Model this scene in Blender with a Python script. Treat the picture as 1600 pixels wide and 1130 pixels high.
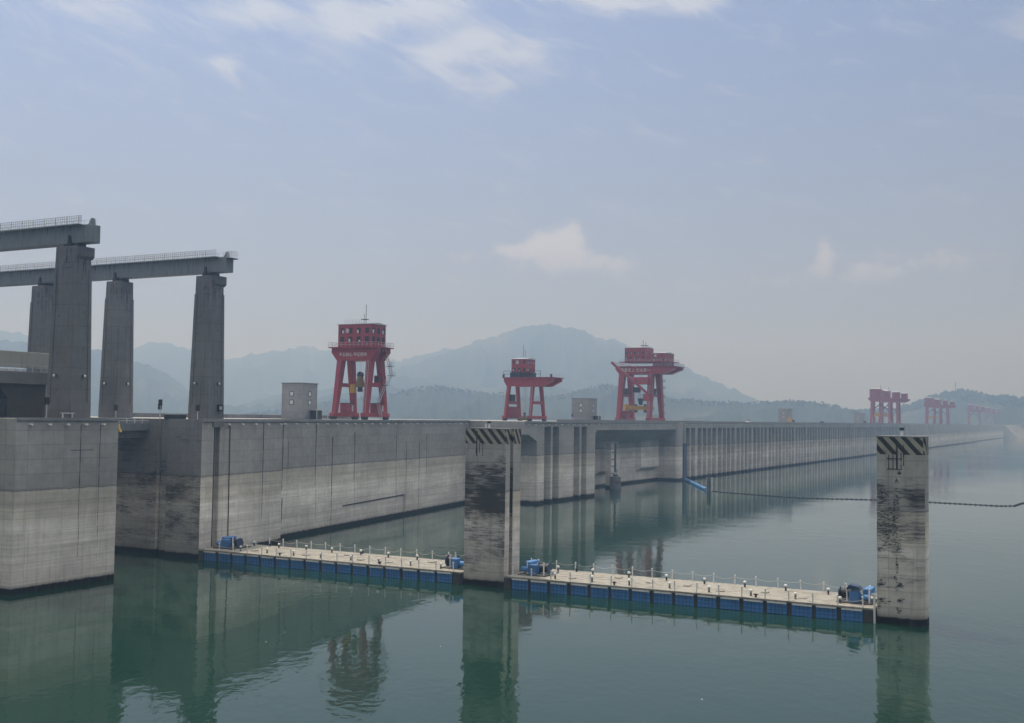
import bpy, bmesh, math, random
from mathutils import Vector, Matrix, noise as mnoise

# ------------------------------------------------------------------ scene, camera, sky, sun
for o in list(bpy.data.objects):
    bpy.data.objects.remove(o)
scene = bpy.context.scene
col = scene.collection
random.seed(7)
R = math.radians

CAM_H = 24.66                      # metres above the reservoir
YAW, PITCH, ROLL = R(27.6), math.atan(87.5 / 1750), math.atan(.0140)
fw = Vector((math.cos(YAW) * math.cos(PITCH), math.sin(YAW) * math.cos(PITCH), math.sin(PITCH)))
rt = Vector((math.sin(YAW), -math.cos(YAW), 0))
up = rt.cross(fw)
cr, sr = math.cos(ROLL), math.sin(ROLL)
rt2, up2 = cr * rt + sr * up, -sr * rt + cr * up
cam_d = bpy.data.cameras.new('camera')
cam = bpy.data.objects.new('camera', cam_d)
col.objects.link(cam)
cam.matrix_world = Matrix(((rt2.x, up2.x, -fw.x, 0), (rt2.y, up2.y, -fw.y, 0), (rt2.z, up2.z, -fw.z, CAM_H), (0, 0, 0, 1)))
cam_d.sensor_fit = 'HORIZONTAL'
cam_d.sensor_width = 36
cam_d.lens = 36 * 1750 / 1600
cam_d.clip_start = .5
cam_d.clip_end = 30000
scene.camera = cam

SUN_AZ, SUN_EL = R(56), R(62)
world = bpy.data.worlds.new('World')
scene.world = world
world.use_nodes = True
SKY_STRENGTH = .09
CLOUD_SEED = 0.
sun_d = bpy.data.lights.new('sun', 'SUN')
sun_d.energy = 2.4
sun_d.angle = R(.6)
sun_d.color = (1, .95, .88)
sun = bpy.data.objects.new('sun', sun_d)
col.objects.link(sun)
sdir = Vector((math.cos(SUN_AZ) * math.cos(SUN_EL), math.sin(SUN_AZ) * math.cos(SUN_EL), math.sin(SUN_EL)))
sun.rotation_euler = sdir.to_track_quat('Z', 'Y').to_euler()
sun.location = (100, 100, 400)
scene.view_settings.view_transform = 'Standard'
scene.view_settings.look = 'None'
scene.view_settings.gamma = 1
scene.view_settings.exposure = .33
scene.cycles.use_denoising = True
scene.cycles.max_bounces = 6
scene.cycles.diffuse_bounces = 3
scene.cycles.glossy_bounces = 4
scene.cycles.volume_bounces = 1
scene.cycles.sample_clamp_indirect = 6


# ------------------------------------------------------------------ node helpers
class NT:
    def __init__(s, tree):
        s.t = tree

    def n(s, typ, **kw):
        nd = s.t.nodes.new(typ)
        for k, v in kw.items():
            setattr(nd, k, v)
        return nd

    def put(s, sock, v):
        if v is None:
            return
        if isinstance(v, bpy.types.NodeSocket):
            s.t.links.new(v, sock)
        else:
            if isinstance(v, (tuple, list)) and len(v) == 3 and sock.type == 'RGBA':
                v = (*v, 1)
            sock.default_value = v

    def math(s, op, a, b=None, c=None, clamp=False):
        nd = s.n('ShaderNodeMath', operation=op, use_clamp=clamp)
        for i, v in enumerate((a, b, c)):
            s.put(nd.inputs[i], v)
        return nd.outputs[0]

    def vmath(s, op, a, b=None):
        nd = s.n('ShaderNodeVectorMath', operation=op)
        s.put(nd.inputs[0], a)
        s.put(nd.inputs[1], b)
        return nd.outputs[0]

    def mix(s, fac, a, b, blend='MIX'):
        nd = s.n('ShaderNodeMix', data_type='RGBA', blend_type=blend)
        s.put(nd.inputs[0], fac)
        s.put(nd.inputs[6], a)
        s.put(nd.inputs[7], b)
        return nd.outputs[2]

    def sep(s, v):
        nd = s.n('ShaderNodeSeparateXYZ')
        s.put(nd.inputs[0], v)
        return nd.outputs

    def comb(s, x, y, z):
        nd = s.n('ShaderNodeCombineXYZ')
        for i, v in enumerate((x, y, z)):
            s.put(nd.inputs[i], v)
        return nd.outputs[0]

    def noise(s, vec, scale=1., detail=4., rough=.55, dist=0., col=False):
        nd = s.n('ShaderNodeTexNoise')
        s.put(nd.inputs['Vector'], vec)
        nd.inputs['Scale'].default_value = scale
        nd.inputs['Detail'].default_value = detail
        nd.inputs['Roughness'].default_value = rough
        nd.inputs['Distortion'].default_value = dist
        return nd.outputs[1 if col else 0]

    def ramp(s, fac, stops, interp='LINEAR'):
        nd = s.n('ShaderNodeValToRGB')
        nd.color_ramp.interpolation = interp
        el = nd.color_ramp.elements
        while len(el) < len(stops):
            el.new(.5)
        for e, (p, c) in zip(el, stops):
            e.position = p
            e.color = (c, c, c, 1) if isinstance(c, (int, float)) else (*c, 1)
        s.put(nd.inputs[0], fac)
        return nd.outputs[0]

    def mapr(s, v, a, b, c=0., d=1., smooth=False):
        nd = s.n('ShaderNodeMapRange', clamp=True)
        if smooth:
            nd.interpolation_type = 'SMOOTHSTEP'
        for i, q in enumerate((v, a, b, c, d)):
            s.put(nd.inputs[i], q)
        return nd.outputs[0]


def new_mat(name):
    m = bpy.data.materials.new(name)
    m.use_nodes = True
    t = NT(m.node_tree)
    return m, t, m.node_tree.nodes['Principled BSDF']


def position(t):
    return t.n('ShaderNodeNewGeometry').outputs['Position']


def bump(t, bsdf, h, strength=.3, dist=.1):
    b = t.n('ShaderNodeBump')
    b.inputs['Strength'].default_value = strength
    b.inputs['Distance'].default_value = dist
    t.put(b.inputs['Height'], h)
    t.put(bsdf.inputs['Normal'], b.outputs[0])


def paint(name, c, rough=.5, metal=0., var=.25, grime=.35, grime_col=(.03, .028, .025), scale=1.):
    m, t, b = new_mat(name)
    p = position(t)
    x, y, z = t.sep(p)
    n1 = t.noise(p, .7 * scale, 5)
    n2 = t.noise(t.comb(t.math('MULTIPLY', x, 2.2 * scale), t.math('MULTIPLY', y, 2.2 * scale), t.math('MULTIPLY', z, .22 * scale)), 1., 5, .65)
    cc = t.mix(t.mapr(n1, .3, .7, 0, var), (*c, 1), tuple(v * .55 for v in c) + (1,))
    cc = t.mix(t.mapr(n2, .5, .72, 0, grime), cc, (*grime_col, 1))
    t.put(b.inputs['Base Color'], cc)
    t.put(b.inputs['Roughness'], t.mapr(n1, .2, .8, rough - .1, min(1, rough + .15)))
    b.inputs['Metallic'].default_value = metal
    return m


def concrete(name, upper, lower, zline=13.8, zoned=True, scuff=None, streak=.35, panel=(6, 2), lift=True):
    """Weathered concrete. Below the old flood line it is bleached by the water; a wet band sits at the waterline."""
    m, t, b = new_mat(name)
    p = position(t)
    x, y, z = t.sep(p)
    u = t.math('ADD', x, y)
    big = t.noise(p, .09, 5)
    med = t.noise(p, .8, 6, .6)
    fine = t.noise(p, 6., 4, .6)
    if zoned:
        zz = t.math('ADD', z, t.math('MULTIPLY', t.math('SUBTRACT', t.noise(t.comb(t.math('MULTIPLY', u, .5), 0, 0), 1., 7, .65), .5), .75))
        k = lambda h: h / 24.
        lo = lower
        mul = lambda f, tint=(1, 1, 1): tuple(v * f * q for v, q in zip(lo, tint))
        warm = (1.0, .985, .945)
        base = t.ramp(t.math('DIVIDE', zz, 24.), [
            (0, (.005, .005, .005)), (k(.72), (.006, .006, .006)), (k(.86), mul(.5)), (k(1.3), mul(.8)), (k(3.2), mul(.93)), (k(3.5), mul(.87)), (k(5.8), mul(.92)),
            (k(6.2), mul(1.02)), (k(9.2), mul(1.07)), (k(9.6), mul(.93, warm)), (k(11.2), mul(.9, warm)), (k(11.5), mul(.78, warm)),
            (k(zline - .12), mul(.76, warm)), (k(zline), tuple(v * .45 for v in upper)), (k(zline + .14), upper), (1, upper)])
        bands = t.noise(t.comb(t.math('MULTIPLY', u, .035), t.math('MULTIPLY', u, .02), t.math('MULTIPLY', z, 2.4)), 1., 7, .7)
        above = t.mapr(z, zline - .2, zline + .4)
        bf = t.math('MULTIPLY', t.mapr(bands, .35, .65, .82, 1.1), 1.)
        bf = t.math('ADD', t.math('MULTIPLY', bf, t.math('SUBTRACT', 1., above)), above)
        base = t.mix(1., base, t.comb(bf, bf, bf), 'MULTIPLY')
    else:
        base = (*upper, 1)
    # formwork panels
    br = t.n('ShaderNodeTexBrick', offset=.0, squash=1.)
    t.put(br.inputs['Vector'], t.comb(u, z, 0))
    br.inputs['Scale'].default_value = 1.
    br.inputs['Brick Width'].default_value = panel[0]
    br.inputs['Row Height'].default_value = panel[1]
    br.inputs['Mortar Size'].default_value = .06
    br.inputs['Color1'].default_value = (1.06, 1.06, 1.06, 1)
    br.inputs['Color2'].default_value = (.9, .9, .9, 1)
    br.inputs['Mortar'].default_value = (.72, .72, .72, 1) if lift else (.95, .95, .95, 1)
    base = t.mix(.75, base, br.outputs[0], 'MULTIPLY')
    g = t.mapr(big, .3, .7, .8, 1.15)
    base = t.mix(1., base, t.comb(g, g, g), 'MULTIPLY')
    g = t.mapr(med, .25, .75, .86, 1.1)
    base = t.mix(1., base, t.comb(g, g, g), 'MULTIPLY')
    g = t.mapr(fine, .25, .75, .9, 1.08)
    base = t.mix(1., base, t.comb(g, g, g), 'MULTIPLY')
    st = t.noise(t.comb(t.math('MULTIPLY', u, 1.4), t.math('MULTIPLY', u, .7), t.math('MULTIPLY', z, .06)), 1., 6, .62)
    base = t.mix(t.mapr(st, .54, .74, 0, streak), base, tuple(v * .35 for v in upper) + (1,))
    if scuff:
        amount, stops = scuff
        s1 = t.noise(t.comb(t.math('MULTIPLY', u, .5), t.math('MULTIPLY', u, .2), t.math('MULTIPLY', z, 4.2)), 1., 8, .74)
        s2 = t.noise(t.comb(t.math('MULTIPLY', u, .16), 3.3, t.math('MULTIPLY', z, .33)), 1., 4, .6)
        dens = t.ramp(t.math('DIVIDE', z, 24.), [(h / 24., v) for h, v in stops])
        q = t.math('ADD', t.math('ADD', t.math('MULTIPLY', s1, 1.), t.math('MULTIPLY', t.math('SUBTRACT', s2, .5), .95)), t.math('MULTIPLY', t.math('SUBTRACT', dens, .5), .5))
        base = t.mix(t.mapr(q, .42, .74, 0, amount, True), base, (.022, .024, .028, 1))
    base = t.mix(1., base, (1.2, 1.2, 1.2, 1), 'MULTIPLY')
    t.put(b.inputs['Base Color'], base)
    b.inputs['Roughness'].default_value = .88
    b.inputs['Specular IOR Level'].default_value = .25
    bump(t, b, t.math('ADD', t.math('MULTIPLY', med, .7), t.math('MULTIPLY', fine, .3)), .35, .12)
    return m


UP = (.3, .29, .275)
LO = (.65, .605, .545)
M = {}
M['conc'] = concrete('dam_concrete', UP, LO)
M['conc_scuff_shade'] = concrete('rubbed_shaded_concrete', (.17, .17, .175), (.34, .325, .3), scuff=(.85, [(0, .1), (.8, .2), (3, .5), (5, .4), (8, .62), (12, .62), (15, .45), (18, .4), (20.5, .3), (24, .1)]))  # rub marks over a base darkened to hold the channel side's shade
M['conc_pillar'] = concrete('rubbed_pillar_concrete', (.3, .285, .27), (.52, .48, .43), scuff=(.93, [(0, .05), (2, .35), (6, .5), (9, .6), (11, .95), (16, .95), (18, .5), (20, .05), (24, 0)]))
M['conc_pillar_r'] = concrete('lightly_rubbed_pillar_concrete', (.31, .3, .275), (.54, .5, .45), scuff=(.93, [(0, .0), (3, .22), (6, .3), (9, .4), (11, .7), (16, .72), (18, .3), (20, .02), (24, 0)]))
M['conc_hi'] = concrete('pillar_shaft_concrete', (.145, .145, .148), LO, zoned=False, streak=.75, panel=(30, 3.1))
M['conc_tower'] = concrete('tower_concrete', (.215, .215, .222), LO, zoned=False, streak=.3, panel=(20, 4.2))
M['rack'] = concrete('shaded_rack_steel', (.026, .032, .042), (.06, .054, .052), streak=.5, panel=(1.2, 1.5))  # rack steel, darkened further to paint in the shade of the slots
M['navy'] = paint('dark_blue_rail_paint', (.02, .045, .11), .5)
M['girder'] = paint('grey_girder_paint', (.178, .198, .21), .5, var=.25, grime=.5, grime_col=(.02, .024, .026))
M['red'] = paint('red_crane_paint', (.32, .03, .042), .5, var=.5, grime=.42, grime_col=(.06, .02, .022))
M['red_far'] = paint('pale_red_crane_paint', (.29, .03, .045), .55, var=.3, grime=.25)
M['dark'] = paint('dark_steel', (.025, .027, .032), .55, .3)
M['black'] = paint('black_rubber', (.012, .012, .013), .6)
M['white'] = paint('white_paint', (.72, .72, .7), .45, var=.2, grime=.25)
M['galv'] = paint('galvanised_steel', (.5, .51, .52), .45, .3, var=.2, grime=.2)
M['yellow'] = paint('yellow_paint', (.55, .33, .035), .5, grime=.5)
M['brass'] = paint('grimy_yellow_steel', (.2, .14, .035), .55, grime=.7)
M['blue'] = paint('blue_panel_paint', (.07, .24, .55), .5, var=.5, grime=.5, grime_col=(.012, .02, .035), scale=1.3)
M['blue_l'] = paint('light_blue_machine_paint', (.05, .16, .38), .45, var=.25, grime=.3)
M['beige'] = paint('beige_barrier_paint', (.36, .35, .31), .55, var=.12, grime=.15)
M['pane'] = paint('window_glass', (.04, .05, .06), .12, var=.3, grime=.1)
M['curtain'] = paint('white_curtain', (.6, .62, .64), .7, grime=.1)
M['tar'] = paint('tar_stain', (.018, .018, .02), .8, var=.5, grime=.2)
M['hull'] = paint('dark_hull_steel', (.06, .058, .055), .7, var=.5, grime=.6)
M['rope'] = paint('pale_rope', (.5, .5, .46), .8)
M['rock'] = paint('pale_rubble_stone', (.25, .235, .2), .9, var=.6, grime=.3, scale=.2)
M['orange'] = paint('orange_machine_paint', (.42, .24, .05), .5)


def deck_material():
    m, t, b = new_mat('worn_deck_planks')
    p = position(t)
    x, y, z = t.sep(p)
    br = t.n('ShaderNodeTexBrick', offset=.5)
    t.put(br.inputs['Vector'], t.comb(y, x, 0))
    br.inputs['Brick Width'].default_value = 3.0
    br.inputs['Row Height'].default_value = .6
    br.inputs['Mortar Size'].default_value = .02
    br.inputs['Color1'].default_value = (.36, .335, .28, 1)
    br.inputs['Color2'].default_value = (.27, .25, .21, 1)
    br.inputs['Mortar'].default_value = (.1, .09, .075, 1)
    n = t.noise(p, .8, 6, .65)
    c = t.mix(t.mapr(n, .5, .68, 0, .65), br.outputs[0], (.1, .075, .055, 1))
    t.put(b.inputs['Base Color'], c)
    b.inputs['Roughness'].default_value = .85
    return m


M['deck'] = deck_material()


def stripe_material(name, width, shear, c1, c2, ax):
    m, t, b = new_mat(name)
    p = position(t)
    x, y, z = t.sep(p)
    h = {'y': y, 'x': x}[ax]
    v = t.math('ADD', h, t.math('MULTIPLY', z, shear))
    f = t.math('FRACT', t.math('DIVIDE', v, width))
    n = t.noise(p, 1.5, 5, .6)
    s = t.mapr(t.math('ADD', f, t.math('MULTIPLY', t.math('SUBTRACT', n, .5), .05)), .485, .515)
    c = t.mix(s, (*c1, 1), (*c2, 1))
    c = t.mix(t.mapr(n, .5, .75, 0, .5), c, (.06, .058, .05, 1))
    t.put(b.inputs['Base Color'], c)
    b.inputs['Roughness'].default_value = .75
    return m


M['stripe_y'] = stripe_material('hazard_stripes_front', 1.42, -.88, (.33, .31, .235), (.012, .012, .013), 'y')
M['stripe_x'] = stripe_material('hazard_stripes_side', 1.25, .62, (.33, .31, .235), (.012, .012, .013), 'x')


def forest_material(name, dark, light, sc):
    m, t, b = new_mat(name)
    p = position(t)
    n = t.noise(p, sc, 8, .7)
    n2 = t.noise(p, sc * .13, 4, .5)
    c = t.mix(t.mapr(n, .35, .65), (*dark, 1), (*light, 1))
    c = t.mix(t.mapr(n2, .56, .68, 0, .5), c, (.13, .12, .08, 1))
    t.put(b.inputs['Base Color'], c)
    b.inputs['Roughness'].default_value = .95
    b.inputs['Specular IOR Level'].default_value = .1
    return m


M['forest'] = forest_material('wooded_slope', (.02, .03, .021), (.038, .05, .033), .03)
M['leaf'] = forest_material('tree_leaves', (.016, .028, .015), (.05, .066, .034), .3)


def water_material():
    m, t, b = new_mat('reservoir_water')
    p = position(t)
    x, y, z = t.sep(p)
    tint = t.noise(p, .012, 4)
    t.put(b.inputs['Base Color'], t.mix(tint, (.007, .03, .02, 1), (.011, .038, .027, 1)))
    b.inputs['Roughness'].default_value = .03
    b.inputs['IOR'].default_value = 1.27
    # wavelets: short chop, longer swell, stronger where the breeze touches
    rot = t.comb(t.math('ADD', t.math('MULTIPLY', x, .75), t.math('MULTIPLY', y, .35)), t.math('SUBTRACT', t.math('MULTIPLY', y, 1.1), t.math('MULTIPLY', x, .5)), 0)
    w1 = t.noise(rot, .8, 3, .5, .3)
    w2 = t.noise(rot, .2, 2, .5, .2)
    w3 = t.noise(p, 2.2, 2, .5)
    gust = t.mapr(t.noise(p, .013, 3, .55), .42, .68, .3, 1.35)
    h = t.math('ADD', t.math('ADD', t.math('MULTIPLY', w1, .5), t.math('MULTIPLY', w2, 1.1)), t.math('MULTIPLY', w3, .06))
    h = t.math('MULTIPLY', h, gust)
    bump(t, b, h, .105, .42)
    return m


M['water'] = water_material()


# ------------------------------------------------------------------ mesh helpers
class MB:
    def __init__(s):
        s.v, s.f, s.m = [], [], []

    def add(s, vs, fs, mi=0):
        o = len(s.v)
        s.v += [tuple(v) for v in vs]
        s.f += [tuple(i + o for i in f) for f in fs]
        s.m += [mi] * len(fs)
        return s

    def box(s, x0, x1, y0, y1, z0, z1, mi=0):
        return s.add([(x0, y0, z0), (x1, y0, z0), (x1, y1, z0), (x0, y1, z0), (x0, y0, z1), (x1, y0, z1), (x1, y1, z1), (x0, y1, z1)],
                     [(0, 3, 2, 1), (4, 5, 6, 7), (0, 1, 5, 4), (1, 2, 6, 5), (2, 3, 7, 6), (3, 0, 4, 7)], mi)

    def frustum(s, c0, s0, c1, s1, mi=0):
        """box from a rectangle (centre c0, half sizes s0) to another above it"""
        vs = []
        for c, h in ((c0, s0), (c1, s1)):
            for a, b in ((-1, -1), (1, -1), (1, 1), (-1, 1)):
                vs.append((c[0] + a * h[0], c[1] + b * h[1], c[2]))
        return s.add(vs, [(0, 3, 2, 1), (4, 5, 6, 7), (0, 1, 5, 4), (1, 2, 6, 5), (2, 3, 7, 6), (3, 0, 4, 7)], mi)

    def tube(s, a, b, r, n=8, r2=None, mi=0):
        a, b = Vector(a), Vector(b)
        r2 = r if r2 is None else r2
        d = (b - a).normalized()
        e = d.orthogonal().normalized()
        g = d.cross(e)
        vs = []
        for q, rr in ((a, r), (b, r2)):
            for i in range(n):
                w = 2 * math.pi * (i + .5) / n
                vs.append(q + (e * math.cos(w) + g * math.sin(w)) * rr)
        fs = [(i, (i + 1) % n, n + (i + 1) % n, n + i) for i in range(n)] + [tuple(range(n))[::-1], tuple(range(n, 2 * n))]
        return s.add(vs, fs, mi)

    def bar(s, a, b, w, h=None, mi=0):
        """square bar between two points"""
        a, b = Vector(a), Vector(b)
        h = w if h is None else h
        d = (b - a).normalized()
        side = d.cross(Vector((0, 0, 1)))
        side = Vector((1, 0, 0)) if side.length < 1e-4 else side.normalized()
        upv = side.cross(d)
        vs = []
        for q in (a, b):
            for i, j in ((-1, -1), (1, -1), (1, 1), (-1, 1)):
                vs.append(q + side * w / 2 * i + upv * h / 2 * j)
        return s.add(vs, [(0, 3, 2, 1), (4, 5, 6, 7), (0, 1, 5, 4), (1, 2, 6, 5), (2, 3, 7, 6), (3, 0, 4, 7)], mi)

    def prism(s, pts, axis, a, b, mi=0):
        """polygon extruded along an axis; pts are the two other coordinates in order"""
        f = {'x': lambda p, w: (w, p[0], p[1]), 'y': lambda p, w: (p[0], w, p[1]), 'z': lambda p, w: (p[0], p[1], w)}[axis]
        n = len(pts)
        vs = [f(p, a) for p in pts] + [f(p, b) for p in pts]
        return s.add(vs, [tuple(range(n))[::-1], tuple(range(n, 2 * n))] + [(i, (i + 1) % n, n + (i + 1) % n, n + i) for i in range(n)], mi)

    def ball(s, c, r, seg=10, rings=6, sz=1., mi=0):
        vs, fs = [], []
        for i in range(rings + 1):
            th = math.pi * i / rings
            for j in range(seg):
                w = 2 * math.pi * j / seg
                vs.append((c[0] + r * math.sin(th) * math.cos(w), c[1] + r * math.sin(th) * math.sin(w), c[2] + r * sz * math.cos(th)))
        for i in range(rings):
            for j in range(seg):
                fs.append((i * seg + j, (i + 1) * seg + j, (i + 1) * seg + (j + 1) % seg, i * seg + (j + 1) % seg))
        return s.add(vs, fs, mi)

    def mesh(s, name, mats, bevel=0, smooth=False):
        me = bpy.data.meshes.new(name)
        me.from_pydata(s.v, [], s.f)
        for m in (mats if isinstance(mats, (list, tuple)) else [mats]):
            me.materials.append(M[m])
        for p, i in zip(me.polygons, s.m):
            p.material_index = i
        bm = bmesh.new()
        bm.from_mesh(me)
        bmesh.ops.remove_doubles(bm, verts=bm.verts, dist=1e-5)
        bmesh.ops.recalc_face_normals(bm, faces=bm.faces)
        if bevel:
            bmesh.ops.bevel(bm, geom=[e for e in bm.edges if e.is_manifold and e.calc_face_angle(0) > .5], offset=bevel, segments=1, affect='EDGES')
        bm.to_mesh(me)
        bm.free()
        if smooth:
            for p in me.polygons:
                p.use_smooth = True
        return me

    def build(s, name, mats, parent=None, bevel=0, smooth=False):
        return put(name, s.mesh(name, mats, bevel, smooth), parent)


def put(name, me, parent=None, loc=None, rot=None):
    o = bpy.data.objects.new(name, me)
    col.objects.link(o)
    if loc is not None:
        o.location = loc
    if rot is not None:
        o.rotation_euler = rot
    if parent is not None:
        o.parent = parent
        if parent.type == 'EMPTY':
            o.matrix_parent_inverse = Matrix.Translation(-parent.location)
    return o


def tag(o, label, cat, group=None):
    o['label'] = label
    o['category'] = cat
    if group:
        o['group'] = group
    return o


def thing(name, loc, label, cat, group=None):
    o = bpy.data.objects.new(name, None)
    o.empty_display_size = .5
    col.objects.link(o)
    o.location = loc
    return tag(o, label, cat, group)


def structure(o, kind='structure'):
    o['kind'] = kind
    return o


def copy_tree(o, parent=None):
    c = o.copy()
    col.objects.link(c)
    if parent is not None:
        c.parent = parent
        c.matrix_parent_inverse = o.matrix_parent_inverse.copy()
    for ch in o.children:
        copy_tree(ch, c)
    return c


# ------------------------------------------------------------------ the sky
def build_sky():
    wt = world.node_tree
    wt.nodes.clear()
    t = NT(wt)
    out = t.n('ShaderNodeOutputWorld')
    bg = t.n('ShaderNodeBackground')
    sky = t.n('ShaderNodeTexSky', sky_type='NISHITA')
    sky.sun_disc = False
    sky.sun_elevation = SUN_EL
    sky.sun_rotation = R(90) - SUN_AZ
    sky.altitude = 180
    sky.air_density = 1.0
    sky.dust_density = 1.3
    sky.ozone_density = 1.0
    d = t.n('ShaderNodeTexCoord').outputs['Generated']
    x, y, z = t.sep(d)
    az = t.math('MULTIPLY', t.math('ARCTAN2', y, x), 180 / math.pi)
    el = t.math('MULTIPLY', t.math('ARCSINE', z), 180 / math.pi)
    base = sky.outputs[0]
    # thin humid veil, everywhere, denser towards the horizon
    veil = t.mapr(el, 0, 19, .9, .2)
    base = t.mix(veil, t.mix(1., base, (.7, .66, .8, 1), 'MULTIPLY'), (2.55, 2.5, 2.85, 1))
    # high torn clouds: patches where the photograph has them, loose noise elsewhere, an added bright sheet overhead
    rot = t.comb(t.math('ADD', t.math('MULTIPLY', az, .16), t.math('MULTIPLY', el, .1)), t.math('SUBTRACT', t.math('MULTIPLY', el, .62), t.math('MULTIPLY', az, .22)), CLOUD_SEED)
    n1 = t.noise(rot, 1.5, 9, .66, .6)
    n2 = t.noise(t.comb(t.math('MULTIPLY', az, 1.15), t.math('MULTIPLY', el, 1.5), 7.3), 1., 9, .64, .25)

    def blob(a, e, ra, re):
        qa = t.math('DIVIDE', t.math('SUBTRACT', az, a), ra)
        qe = t.math('DIVIDE', t.math('SUBTRACT', el, e), re)
        rr = t.math('ADD', t.math('MULTIPLY', qa, qa), t.math('MULTIPLY', qe, qe))
        return t.math('POWER', 2.718, t.math('MULTIPLY', rr, -1.))

    def total(bl):
        acc = None
        for b_ in bl:
            v = t.math('MULTIPLY', blob(*b_[:4]), b_[4])
            acc = v if acc is None else t.math('ADD', acc, v)
        return acc
    hi = total([(48.8, 18.9, 3, .8, .5), (40.8, 19.5, 2.6, .9, .8), (36.2, 19.3, 1.9, .7, .9), (32.7, 20.2, 2.2, .8, .8), (31.6, 18.0, 1.4, .8, .8),
                (29.6, 18.9, 1.2, .55, 1.1), (27., 18.4, 1.2, .6, .7), (28.6, 16.9, 2.4, .6, .65), (22.5, 20.7, 2.3, .6, 1.1), (18.4, 20.5, 1.4, .5, .9),
                (42.2, 17.1, .8, .5, .6), (2.2, 18.2, 2.2, 1.2, .7), (34., 19.6, 9., 2.2, .3), (30., 17.6, 4., 1.5, .25), (48., 17., 4., 2., .25)])
    hi = t.math('ADD', hi, t.mapr(el, 19, 44, 0, 1.35))  # unseen bright cloud added above the view to fill the shaded walls
    c1 = t.mapr(t.math('ADD', n1, t.math('MULTIPLY', hi, .4)), .515, .98, 0, .85, True)
    lo = total([(26., 8.9, 1.2, .8, 1.), (24.7, 9.1, .9, .9, 1.1), (25.2, 8., 1.9, .9, .8), (27.8, 8.5, 1.0, .5, .8), (22.2, 7.8, 1.5, .6, .7), (12.1, 8.1, .6, .8, .95), (10.2, 7.2, 2.0, .7, .8), (14.5, 7.0, 1.8, .6, .6), (30, 8.0, 1.4, .5, .55), (6.5, 7.8, 3, .6, .6)])
    c2 = t.mapr(t.math('ADD', n2, t.math('MULTIPLY', lo, .5)), .62, 1.02, 0, .62, True)
    base = t.mix(c1, base, t.mix(t.mapr(el, 20, 44), (5.0, 5.1, 5.5, 1), (13, 13, 12.8, 1)))
    c2 = t.math('MULTIPLY', c2, t.mapr(el, 6.2, 8.7, .2, 1.))
    base = t.mix(c2, base, (6.4, 6.1, 6.2, 1))
    t.put(bg.inputs['Color'], base)
    bg.inputs['Strength'].default_value = SKY_STRENGTH
    wt.links.new(bg.outputs[0], out.inputs['Surface'])


build_sky()

# ------------------------------------------------------------------ water, ground, mountains
WATER = MB().box(-3000, 6000, -6000, 201, -.3, 0).build('water', 'water')
structure(WATER)
GROUND = MB().box(-3000, 6000, -6000, 6000, -.9, -.4).build('ground', 'forest')
structure(GROUND)

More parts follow.
